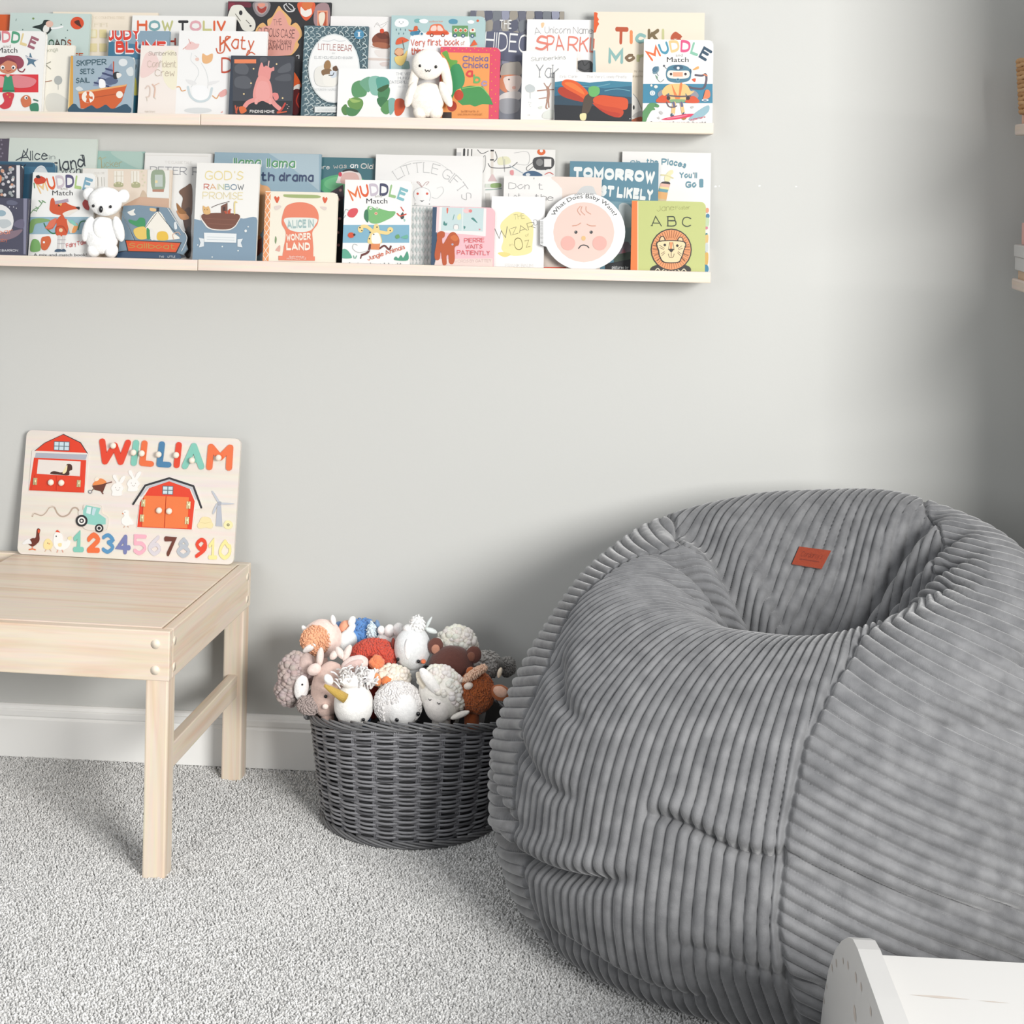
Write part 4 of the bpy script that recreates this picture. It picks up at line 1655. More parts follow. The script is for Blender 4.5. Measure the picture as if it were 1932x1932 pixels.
book('L', 57, 176, 326, 2, 13, 'fdfdfa', 'E', 'white board book with a red fox-headed figure on a blue band', """
r 9fc0d0 215 668 720 805
""" + muddle(305, 705, 470, 105, 40, 'f6cf98/e9602f/d9ccd4/5f5a80/b9d68a/86b4ca', 498, 415, 578, 455).replace('305,470', '320,490') + """
s d9482a 270,370 320,345 365,370 350,400 290,410
s 2a2428 285,345 310,338 320,360 295,362
l 4a8a4a 7 270,400 275,440
l 7fa87a 6 245,640 270,610 310,590 340,550
l 7fa87a 9 310,540 330,560
l 7fa87a 9 335,540 360,555
l 7fa87a 6 262,615 285,620
l 7fa87a 6 285,590 308,602
l 7fa87a 6 290,625 300,600
s 8ab070 235,790 245,700 300,680 370,685 400,700 330,715 280,730 260,790
l 2f7a4a 9 350,720 370,760 420,800 470,780
l 2f7a4a 9 620,770 640,710 690,705 700,740
s dc5a30 395,590 405,530 425,520 445,555 500,545 560,575 632,600 600,622 540,640 500,655 430,645 398,620
s f6efe4 500,640 560,615 620,610 560,650 510,665
s 28262a 600,592 632,590 628,612
d 2a2a2a 9 470,578
s f3c06a 465,568 492,558 485,580
p b8a8b8 435,545 540,525 545,550 440,570
s dc5a30 480,660 500,650 515,680 540,700 530,810 445,810 450,720 420,760 380,770 375,740 440,700
s e8785a 400,700 450,680 420,750 360,760 380,730
s f0e2cc 530,690 560,720 600,740 560,800
s f2a45c 570,790 600,720 620,740 600,790
p 8fd0c0 540,700 575,690 620,740 590,740
d f6d8b0 16 484,774
l b8471f 10 445,790 450,750 500,745 530,790
p e2dedc 462,815 482,815 470,925 455,925
p e2dedc 495,815 520,815 505,925 490,925
l b0acb0 5 460,850 520,850
l b0acb0 5 460,880 515,880
s 3f5a74 435,945 450,925 485,925 485,945
s 3f5a74 490,930 510,922 525,942 490,945
s dc6a3a 330,840 360,825 395,825 405,870 370,930 330,920
d ffffff 9 350,870
s 7fb46a 245,940 260,850 310,860 320,935
s c23a34 655,560 680,530 705,560 705,615 670,600
t k16 d94a44 530,915 700,880 34 Fairy Tales
t i 5a5a5c 270,980 690,980 22 A mix-and-match book!""", rnd=1)
book('L', 165.5, 267.5, 285, 0.0855, 6, 'a9cdc4', 'E', 'sea-green book with faint gold script, behind the pale house-front book', """
s bcd8ce 880,150 1120,155 1120,285 980,230
l b8ac78 5 780,210 800,200 805,280
t k7 b8ac78 805,278 970,272 55 ucker
l c9bf90 4 790,215 840,195""")
book('L', 151, 320, 319, 3, 9, 'f4e4d2', 'E', 'pale house-front picture book with flower boxes under the windows, behind the toy koala', """
p f6f4ee 635,285 855,290 855,450 635,450
t f7 c2bcb4 745,330 830,330 16 PENELOPE
L d0cdc6 5 775,355 778,425
L d0cdc6 5 805,355 808,425
L d0cdc6 5 825,355 828,425
r fbf6ea 905 305 980 400
L d8cdb8 5 925,310 925,395
L d8cdb8 5 960,310 960,395
L d8cdb8 4 908,345 978,345
r fbf6ea 1040 305 1105 400
L d8cdb8 5 1058,310 1058,395
L d8cdb8 5 1085,310 1085,395
s b8b890 905,405 940,390 975,405 970,430 910,430
d e2ddb8 7 915,405 945,400 965,410
s b8b890 1045,405 1075,390 1110,405 1105,435 1050,435
d e2ddb8 7 1055,405 1085,402
d e6e2c2 7 1125,310 1140,340 1130,370 1148,395 1135,420
p f7f6f0 1170,295 1345,300 1340,520 1165,515
s 9fb096 1205,310 1300,305 1302,450 1210,452
r c9d4cc 1228 335 1290 430
d f2dfae 12 1240,390
p c08a74 1208,452 1302,450 1298,472 1210,470
s d9c2a8 1130,460 1165,500 1160,560 1100,580
p d9b49a 990,570 1110,510 1340,525 1338,600 960,600""")
book('L', 268, 398, 289, 4, 10, 'fbfaf7', 'E', 'white book with a fine double frame and grey capitals, beside the steel-blue book', """
L e6e2da 3 1150,178 1650,188
L e6e2da 3 1150,178 1150,400
t f6 d0cac4 1305,245 1520,250 20 THE CLASSIC TALE
t f9 9a9ca2 1190,330 1480,337 62 PETER
t f9 9a9ca2 1525,338 1760,342 62 RABB
s 7a5a48 1420,470 1470,430 1520,420 1520,640 1480,700 1440,600 1450,520
s 5c4238 1450,640 1510,600 1510,800 1470,770
s d99a68 1400,620 1470,640 1500,680 1440,690
s a5703a 1400,560 1440,600 1480,640 1420,640
s 3f3430 1470,780 1510,760 1510,980 1460,960""")
book('L', 400, 602, 289, 3, 10, '9bb7c6', 'F', 'wide steel-blue book with green and navy lettering', """
p 86a8bc 250,118 275,118 268,200 248,200
p b5cad4 700,120 1100,132 1100,420 900,250
t k28 f4f8f4 418,235 645,235 78 llama
t k28 f4f8f4 680,240 918,245 78 llama
t k17 5aa06a 424,228 640,228 70 llama
t k17 5aa06a 686,233 912,238 70 llama
t k20 37486c 470,340 748,345 72 tooth
t k20 37486c 785,345 1058,350 72 drama
s e9b07c 600,380 650,375 710,400 720,500 700,640 640,760 600,780
s d98a4c 600,790 640,780 640,860 600,880
p 8a3f2a 590,830 650,790 650,900 590,960""")
book('L', 367, 486, 308, 1, 11, 'fcfaf5', 'F', 'cream and blue book with a brown ark, a white ribbon and pale yellow capitals', """
s 86a0b4 60,670 180,655 300,640 420,630 500,640 620,655 620,990 60,990
p 86a0b4 60,800 620,800 620,990 60,990
t k13 f4e3a6 195,335 500,338 75 GOD'S
t k13 cf5a3c/e9b27a/efdfa0/c6cf8a/8fb0b8/5f7f9a/4a5560 187,410 505,415 46 RAINBOW
t k10 f3e3ac 178,485 498,490 58 PROMISE
s f4f0e8 175,602 460,602 455,680 415,722 360,735 250,728 195,690
s 7a4a38 182,604 456,604 450,675 410,715 355,727 255,720 205,685
l 8f5c48 4 200,640 440,650
l 8f5c48 4 220,680 430,690
p 7a4a38 325,540 375,515 378,602 325,602
p 4a2a22 340,548 358,545 358,580 340,580
l 55433c 5 250,552 300,530 390,505
s e9bc7c 180,540 205,550 228,545 240,600 190,602
d 5a4030 4 195,570 215,570
p c2502c 348,578 372,585 398,560 400,602 360,602
l c2502c 6 378,580 405,570
l f0dc98 11 432,602 432,515 450,512
l 9a8a80 4 375,520 375,600
p e9eef0 148,792 190,800 190,860 150,868 162,830
p e9eef0 498,800 455,805 455,862 495,868 482,832
p f3f6f6 190,752 448,760 445,832 192,826
l cfd8dc 4 215,785 430,792
l cfd8dc 5 215,805 430,812
d f0f4f4 6 540,705 335,862 460,895 255,945
d f0f4f4 11 520,738
d f0f4f4 5 140,850""")
book('L', 596, 712, 297.5, 4, 8, '41747e', 'F', 'teal book with a green hill, a bonnet and a dark flowered dress, mostly hidden', """
e 58b07a 1290 375 195 85
e 6fc088 1290 365 150 60
p 23262e 1200,560 1240,400 1290,380 1300,990 1200,990
p 4a3340 1190,430 1290,370 1300,480 1215,520
s f2e6e2 1245,330 1270,275 1340,255 1420,280 1440,330 1440,350 1250,360
s e6bcb4 1270,330 1300,280 1390,280 1420,330 1400,365 1290,365
s 22242c 1285,270 1310,250 1390,250 1410,275 1345,262
e d9405a 1268 290 14 18
d c98a8a 13 1270,415 1255,490 1240,560 1265,640 1250,750 1255,850
d e0b0a8 6 1270,415 1255,490 1265,640 1250,750
t k13 e6e2de 1100,250 1185,250 36 ere
t k13 cfc9c4 1215,245 1320,240 36 was
t k18 ffffff 1345,238 1410,240 38 an
t k16 e9e4de 1430,245 1530,250 44 Old""")
book('L', 498, 634.5, 362, 0, 13, 'fbf3e0', 'F', 'cream board book with a coral pear shape and orange diamond spine', """
p f2a066 662,430 718,430 700,990 632,990
""" + "\n".join(f"L fdf3e2 7 {662 - (k * 70) * .055},{440 + k * 70} {716 - (k * 70) * .04},{505 + k * 70}\nL fdf3e2 7 {716 - (k * 70) * .04},{440 + k * 70} {662 - (k * 70) * .055},{505 + k * 70}" for k in range(8)) + """
s a8b878 820,452 850,448 1085,455 1088,478 850,472
s e2603a 745,475 757,462 767,475 780,464 787,480 768,518
s e2603a 1128,480 1140,468 1148,480 1160,470 1167,487 1146,520
s e9d9d0 745,545 790,535 800,550 760,575
s e9d9d0 1110,545 1160,550 1150,575 1120,560
s 7f9a6a 755,780 765,800 758,840 750,820
s e8b0a0 755,890 790,850 790,900 765,895
s f08868 815,600 850,535 950,510 1050,535 1095,600 1090,680 1050,740 1050,800 1055,900 1030,960 830,960 820,880 835,800 835,740 805,680
s eef2ea 828,640 940,632 1080,642 1070,690 1030,735 950,748 870,730 838,690
t k26 a8c2c0 850,720 1060,712 68 ALICE IN
t k26 fdf4e4 845,818 1035,808 55 WONDER
t k28 fdf4e4 842,892 1030,892 62 LAND
p f08868 780,935 1068,940 1068,975 780,970
t k16 fbe4d8 865,948 985,948 14 illustrated by
t k16 fbe4d8 845,965 1000,965 14 MARSHALL LITTLE""", rnd=1)
book('L', 648, 775, 340, 0, 13, 'fdfdfa', 'F', 'white board book with a green long-snouted creature running on a pale blue band', """
r 86b8cf 1285 690 1815 832
""" + muddle(1365, 1770, 505, 100, 45, 'ee7a40/e9602f/cfc4d0/454866/9fc78a/86c0c8', 520, 1475, 1642, 472) + """
s e2545c 1325,600 1350,565 1400,560 1408,590 1375,630 1335,625
l 8a9a9a 4 1335,575 1310,570 1295,620
l 8a9a9a 7 1290,640 1310,615
s 7fbf7a 1480,590 1490,545 1520,545 1545,560 1560,545 1580,560 1650,580 1705,585 1690,620 1640,650 1560,680 1500,665
s 3f7f5a 1470,570 1490,580 1490,670 1460,640 1458,600
d f4f6ec 13 1510,558 1562,555
d 3a4a3a 5 1512,560 1560,557
e f0b8a0 1552 600 13 11
d c2503a 5 1552,600
s 3a4a4a 1745,620 1765,590 1775,630 1755,645
l d8503c 10 1720,600 1745,620 1790,605
l d8503c 8 1750,550 1770,580
s a8d0c4 1770,640 1785,650 1778,665
s f6dc94 1540,690 1570,690 1585,760 1595,835 1490,835 1500,770 1525,740
l f6dc94 26 1530,745 1480,705 1440,705 1430,735
l f6dc94 26 1580,745 1640,755 1665,735
e f6dc94 1665 730 24 22
e f6dc94 1430 725 22 26
s fdfcf4 1520,770 1570,755 1590,830 1525,835
d 3a342c 6 1560,708 1535,765 1425,712 1440,735 1505,750 1665,735 1500,800
p e8905a 1510,840 1585,840 1580,888 1512,885
l 6a2f28 17 1505,850 1490,905 1440,930
l 6a2f28 10 1440,925 1430,955
l 6a2f28 14 1585,875 1620,855 1655,885 1670,860
l b9b9b9 4 1500,890 1420,910 1370,880 1375,845 1405,850
e d9502c 1355 772 26 22
d 2a2a2c 10 1380,768
s 6fa86a 1705,780 1730,765 1740,790 1715,800
s 6fb8a0 1750,790 1800,770 1800,800
s 5fae92 1275,900 1300,880 1330,895 1360,940 1350,955 1278,950
l 5fae92 6 1380,955 1375,935
l 5fae92 6 1390,955 1400,935
s 4f9f80 1700,968 1710,940 1730,955 1750,930 1770,950 1800,900 1805,970
t k14 e2602c 1490,975 1785,880 36 Jungle Animals
t i 4a4a4c 1330,1012 1750,1018 26 A mix-and-match book!""", rnd=1)
book('L', 705.5, 908, 293, 3, 10, 'fdfcfa', 'G', 'large white book with grey arched capitals and a pale harlequin pattern low down', """
a f7 c4c4c4 740 620 345 -34 70 82 LITTLE GIFTS
l d9d9d8 3 525,255 640,190 740,183 860,195 960,260
s fdfdfc 680,430 700,400 740,390 785,405 810,450 800,520 690,520
l c9c9c9 4 690,500 672,450 690,410 740,395 790,410 808,450 800,500
l c9a8a4 4 740,390 720,355 700,350 725,375 740,390 770,355 795,350 775,375
d e2604c 10 706,443 781,443
l 6a6a6a 4 725,495 740,505 755,495
d 3a3a3a 4 685,525 800,525 740,500
l d4d8d6 3 820,470 860,480 910,430 900,390 860,400
l b9c0be 4 640,535 760,540 960,545
""" + "\n".join(f"p {'cfdad8' if (i + j) % 2 else 'e0e8e6'} {645 + i * 27},{545 + j * 62} {658 + i * 27},{576 + j * 62} {645 + i * 27},{607 + j * 62} {632 + i * 27},{576 + j * 62}" for i in range(8) for j in range(8)))
book('L', 814.5, 932, 390.5, 0, 13, 'f6c6cc', 'G', 'pink book with a big rust-brown poodle shape, a pale blue window and a navy spine', """
r 34506c 800 548 858 1016
p f8d9da 858,548 898,548 890,740 850,750
p f7f2f0 880,548 1250,560 1245,780 870,745
p cfe2e2 900,550 1230,558 1222,742 890,735
L e9efee 7 1065,555 1058,740
s e8705c 935,560 948,558 945,595 937,597
s f1ecb0 1020,620 1045,600 1050,640 1025,650
l 7aa8a0 6 985,650 995,610
e f4d0d0 1095 578 28 20
e e88a88 1124 580 14 13
d f6f2ee 20 1010,710
l b0b4b8 4 990,720 995,690 1025,690 1030,720
s 4f8f88 910,690 915,660 930,680 940,670 935,695
s 4f8f88 1130,640 1150,635 1180,675 1155,660
s 4f8f88 1070,700 1085,705 1075,725
s e08a92 1190,720 1205,725 1195,732
p f3dcd4 850,960 1300,955 1300,1030 835,1020
t k12 d9bcb4 1000,990 1290,985 24 WORDS BY GATTEY
s c25a2c 860,760 890,740 920,750 918,785 900,800 910,840 960,760 1000,750 1035,800 1030,850 1000,870 1000,960 985,1000 955,990 950,930 935,940 935,1000 905,1005 890,900 880,960 850,968 840,930 850,860 860,800
s d9743a 965,790 1000,770 1030,800 1000,820
d b9b4c8 9 982,845
t k15 e8646a 1075,832 1235,828 36 PIERRE
t k14 e8646a 1085,880 1220,878 34 WAITS
t k15 e8646a 1018,926 1278,932 36 PATIENTLY""", rnd=1)
book('L', 858, 1045, 281, 4, 8, 'fbfaf7', 'G', 'white picture book covered in small ink drawings of flasks, a radio and pipes', """
L 2a2a2c 16 1075,92 1072,155
L 2a2a2c 9 1105,92 1103,155
L 2a2a2c 7 1135,92 1133,155
r d9dadb 1005 115 1050 150
l 9a9a9c 5 1210,180 1240,140 1240,230 1210,300
r 2f2f30 1283 95 1310 108
p e9e2da 1285,108 1308,108 1305,290 1285,290
r 2f2f30 1280 170 1310 180
p e2c8c8 1262,345 1290,290 1305,290 1335,345
l 4a4a4c 5 1180,95 1215,125 1265,105
l 4a4a4c 5 1320,110 1335,160 1310,190
s efeecb 1345,160 1420,150 1440,200 1350,215
l b0b0b0 4 1380,150 1395,270
L b0b0b0 4 1395,170 1395,270
l 5a5a5c 6 1265,205 1290,235 1380,240 1450,230 1495,195
l c9c9c9 4 1470,120 1580,115 1580,210 1480,205
l b8c4cc 6 1435,220 1540,280
l 7a7a7a 5 1620,195 1570,235 1580,260 1625,225
e e8703a 1686 112 33 26
e fbfaf7 1686 104 13 12
s 4a4a4c 1630,160 1775,158 1770,240 1640,248
r f0eeec 1708 168 1765 230
e 8a8a8a 1672 195 28 28
d 3a3a3c 6 1650,248 1720,250 1755,245
s 46688a 1545,300 1565,270 1620,262 1665,275 1690,302
e e9eef2 1580 292 18 12
s f0a0a4 1440,290 1440,260 1465,258 1465,295
l d84a3a 6 1715,290 1750,275 1780,290
l b8b8b8 4 1205,150 1222,210 1205,320
r dfe6da 1240 365 1290 395
s 9ab87a 1290,365 1360,360 1362,392 1290,395
l 8fb0a4 6 1245,412 1320,408 1370,400
l 3f3f40 7 1195,160 1140,158
l c03a2c 5 1130,158 1170,150
r e5e2dc 1245 440 1280 550""")
book('L', 948.5, 1133.5, 333, 2, 10, 'f9f7f4', 'H', 'white and peach picture book with thin outline lettering, behind the round book', """
s f5e3d8 520,305 900,315 900,1040 520,1040 590,480 570,380
p efeeec 100,305 118,305 118,1040 100,1040
s d9dbdb 720,420 760,385 830,385 850,420 860,470 720,450
t k8 9a9a9a 165,405 330,408 50 Don
t k10 4a4a4a 360,375 370,375 60 '
t k8 9a9a9a 400,408 440,410 50 t
t k8 9a9a9a 165,490 265,490 50 Let
t k8 8a8a8a 375,495 520,500 50 the
t k8 9a9a9a 165,590 440,590 45 bus
s d9cbc0 430,880 470,900 560,1010 430,1010
r dd4a2a 400 1024 620 1052
t k18 fdf0e8 440,1048 540,1050 18 WORDS A""")
book('L', 926, 1027, 371, 1, 9, 'fcfbfa', 'G', 'white book with a pale yellow gem shape and thin handwritten capitals', """
s f7ecaa 1360,700 1400,640 1480,588 1560,610 1620,690 1615,840 1600,910 1500,935 1420,925 1370,880 1385,800
s efe08e 1340,915 1380,905 1430,915 1440,930 1390,945
t k6 8a7f52 1470,650 1555,640 42 THE
t k6 6a6a62 1325,805 1430,790 90 W
t k6 6a6652 1445,775 1640,715 55 IZAR
t k6 7a7a72 1632,695 1660,690 45 D
t k6 8a8058 1560,785 1590,780 22 of
t k6 7a7048 1480,895 1545,885 100 O
t k6 7a7048 1565,870 1600,862 55 Z
t k6 b9b08a 1435,860 1465,855 20 in
t f6 e2ded8 1400,1025 1620,1025 26 FRANK BAUM""")
book('L', 1073, 1241, 305.5, 3, 10, '5f8ea2', 'H', 'slate-blue book with chunky white cloud-like capitals', """
p 7fa6b4 900,500 1350,520 1350,700 900,700
p b5c9cf 900,640 1350,660 1350,850 900,850
s d0dadc 1040,540 1100,520 1150,580 1150,700 1060,690
s 9a8a98 1040,850 1120,830 1130,960 1050,960
s c27a8a 1060,920 1080,880 1100,930
p 4a5a4c 1000,930 1140,900 1140,1000 1000,1000
p 1f2226 930,1000 1140,960 1140,1062 930,1062
t k36 f1f5f4 680,325 1320,360 95,5 TOMORROW
t k34 f1f5f4 760,450 1305,500 90,0 MOST LIKELY
t k20 e6e8e8 985,1040 1115,1042 26 pictures by""")
book('L', 1172, 1340, 287, 4, 10, 'fcfbf9', 'H', 'tall white book with wavy teal lettering and a striped tower', """
t k24 7fa6b4 1130,220 1210,215 42 Oh
t k24 6a9aac 1258,205 1350,210 40 the
t k24 6a9aac 1378,215 1565,245 52,8 Places
t k24 6a9aac 1520,320 1660,322 48 You'll
t k24 6a9aac 1570,400 1655,395 55 Go
t k20 6a9aac 1678,395 1710,395 70 !
s f6efc0 1430,270 1465,255 1470,280 1450,300 1445,340 1415,350 1400,320
l e6dca8 10 1375,295 1420,300 1470,320
e 3a3638 1410 362 38 16
p f2c2b0 1370,360 1448,370 1438,395 1365,385
p f6e6a8 1362,385 1440,395 1432,420 1360,410
p 6fa8b4 1358,400 1432,412 1425,435 1355,425
p f0b878 1350,425 1428,435 1415,500 1345,495
p dcc8a0 1345,480 1415,490 1405,560 1345,550
e f2a884 1740 575 14 20
e 4f8fb4 1745 620 14 18
s d0e4c0 1720,640 1755,640 1750,700 1725,700
d e88aa0 12 1735,715
d 3f90a0 10 1735,765
s f4cf8a 1720,780 1748,770 1745,830 1722,835
e dfe6ea 1735 870 14 40
s f0c068 1722,920 1748,915 1745,1000 1722,1000
e 3f8fb4 1730 1040 22 35""")
ring = [(1102 + 77.5 * math.cos(a), 437 - 73 * math.sin(a)) for a in [math.radians(-90 + i * 7.5) for i in range(48)]]
ring = [p for p in ring if not (p[0] < 1032 and 412 < p[1] < 462)]
i0 = min(range(len(ring)), key=lambda i: 0 if ring[i][1] < 413 and ring[i][0] < 1040 else 1)
lft = sorted([i for i in range(len(ring)) if ring[i][0] < 1040 and ring[i][1] < 413])
last = max(i for i in range(len(ring)) if ring[i][1] <= 412)
ring = ring[:last + 1] + [(1024, 414), (1019, 415), (1019, 461), (1024, 464)] + ring[last + 1:]
book('L', 1025, 1180, 363, 0, 13, 'fdfdfb', 'H', 'round white board book with a frowning baby face', """
e f3d6ca 762 748 242 238
a i 2f3032 765 740 262 -63 63 32 What Does Baby Want?
l d99a80 5 735,542 712,575 735,612
l d99a80 5 748,545 740,580 770,612
l d99a80 5 780,545 782,580 818,605
l d99a80 6 672,698 710,692 738,675
l d99a80 6 788,685 815,697 855,698
e f6b9ae 637 835 57 57
e f6b9ae 888 835 57 57
d 3f4042 13 700,748 821,748
d 9a9c9c 4 696,744 817,744
e f0c68a 760 796 17 19
l 3a3a3c 8 722,876 740,855 764,850 790,858 802,872
a i8 8a8a8c 765 738 -288 195 165 -14 TINY CARES
""" + "\n".join(f"L 5a5a5c 3 419,{662 + k * 10.5} 440,{662 + k * 10.5}" for k in range(19)), shape=ring)
book('L', 1191, 1331, 379.5, 0, 13, 'c9d084', 'H', 'olive-green board book with a round-maned orange lion and an orange spine', """
r f4803c 1120 500 1188 1065
r f0d9b0 1186 505 1194 1065
t k6 8f8f52 1340,585 1480,572 45 Jane
t k6 8f8f52 1490,570 1605,565 28 Foster
t f9 2e3a2c 1298,700 1380,702 82 A
t f10 2e3a2c 1425,703 1495,703 82 B
t f10 2e3a2c 1540,706 1612,708 82 C
s 2f2a26 1330,1010 1575,1010 1585,1072 1310,1072
l efe6c4 7 1330,1050 1350,1035 1375,1060 1400,1040 1425,1062 1450,1045 1475,1062 1500,1042 1530,1060 1555,1040 1575,1060
e 2f2a26 1455 887 163 167
e f0a06a 1455 887 154 158
""" + "\n".join(f"L 8a4a2c 2.5 {1455 + 88 * math.cos(math.radians(a)):.0f},{887 + 92 * math.sin(math.radians(a)):.0f} {1455 + 148 * math.cos(math.radians(a)):.0f},{887 + 152 * math.sin(math.radians(a)):.0f}" for a in range(0, 360, 8)) + """
e 2f2a26 1384 812 24 34
e f6cfa0 1384 812 17 27
e 2f2a26 1528 815 24 30
e f6cfa0 1528 815 17 24
s 2f2a26 1350,820 1560,822 1556,900 1535,960 1510,990 1400,990 1365,950 1352,900
s f7dfb0 1358,826 1552,828 1548,900 1528,955 1505,983 1405,983 1371,945 1360,895
p f0a06a 1442,828 1468,828 1460,880 1446,880
l 2f2a26 4 1442,830 1432,890
l 2f2a26 4 1468,830 1478,890
s 2f2a26 1435,882 1475,882 1455,908
d 2f2a26 11 1404,850 1503,855
l 2f2a26 4 1455,905 1455,940
l 2f2a26 4 1432,920 1440,945 1455,948 1470,945 1478,920
""" + "\n".join(f"L 2f2a26 3 {a} {b}" for a, b in (('1312,850', '1350,856'), ('1310,885', '1352,885'), ('1320,930', '1362,915'), ('1345,975', '1375,945'), ('1600,860', '1558,862'), ('1600,890', '1558,888'), ('1590,935', '1548,918'), ('1565,975', '1535,945'), ('1362,852', '1400,876'), ('1362,870', '1398,886'), ('1375,920', '1402,902'), ('1380,935', '1405,912'), ('1540,856', '1510,878'), ('1545,875', '1512,888'), ('1535,920', '1508,902'), ('1530,935', '1505,912'))), rnd=1)
bs = [(222, 487), (231, 400), (233, 388), (262, 387), (318, 392), (336, 424), (342, 434), (352, 447), (350, 460), (353, 470), (338, 488)]
book('L', 222, 352, 387, 0.047, 10, '7f97a8', 'E', 'boat-shaped board book with a red hull, in front of the brown patched white book', """
s 2a3038 925,995 930,950 1000,935 1050,950 1200,965 1300,955 1420,960 1440,995
p 33506e 930,955 1000,940 1420,960 1440,995 925,995
p 2f3a48 1240,595 1262,595 1258,670 1240,668
s fbf6ea 1250,625 1325,720 1370,790 1420,830 1400,845 1210,850 1145,770
l 3a3a3c 4 1250,625 1325,720 1400,800
l 3a3a3c 4 1240,640 1145,765
s f6f4ee 1010,632 1035,620 1070,605 1060,630 1075,650 1040,658
s f2c890 1190,598 1235,605 1232,625 1192,620
l 3f4a52 5 962,620 1010,730 1070,855
l c9d2d4 2 962,620 1065,858
p 2a2a2c 990,850 1440,870 1400,955 1010,945
p e85a26 998,856 1430,876 1393,948 1018,938
t k13 c79a4a 1015,915 1390,925 42 Sailboat
s 3f9a62 1025,690 1080,700 1110,675 1150,690 1145,760 1100,750 1030,715
s f1cf6a 1060,770 1140,745 1165,790 1165,840 1090,840
s 3f9a62 1165,755 1195,790 1190,840 1165,840
s f6f2ea 1190,760 1220,780 1225,845 1195,845
l e0b8a0 6 1380,850 1370,810 1410,790 1430,810
s f3c84a 1255,790 1320,790 1330,850 1250,850
s e9eef0 1380,720 1395,710 1405,760 1385,765
l e8ecec 5 1440,940 1480,850 1470,800 1440,770 1330,600
t k18 dfe4e6 1262,993 1300,993 16 TWO
t k18 dfe4e6 1330,993 1390,993 16 LITTLE""", shape=bs)

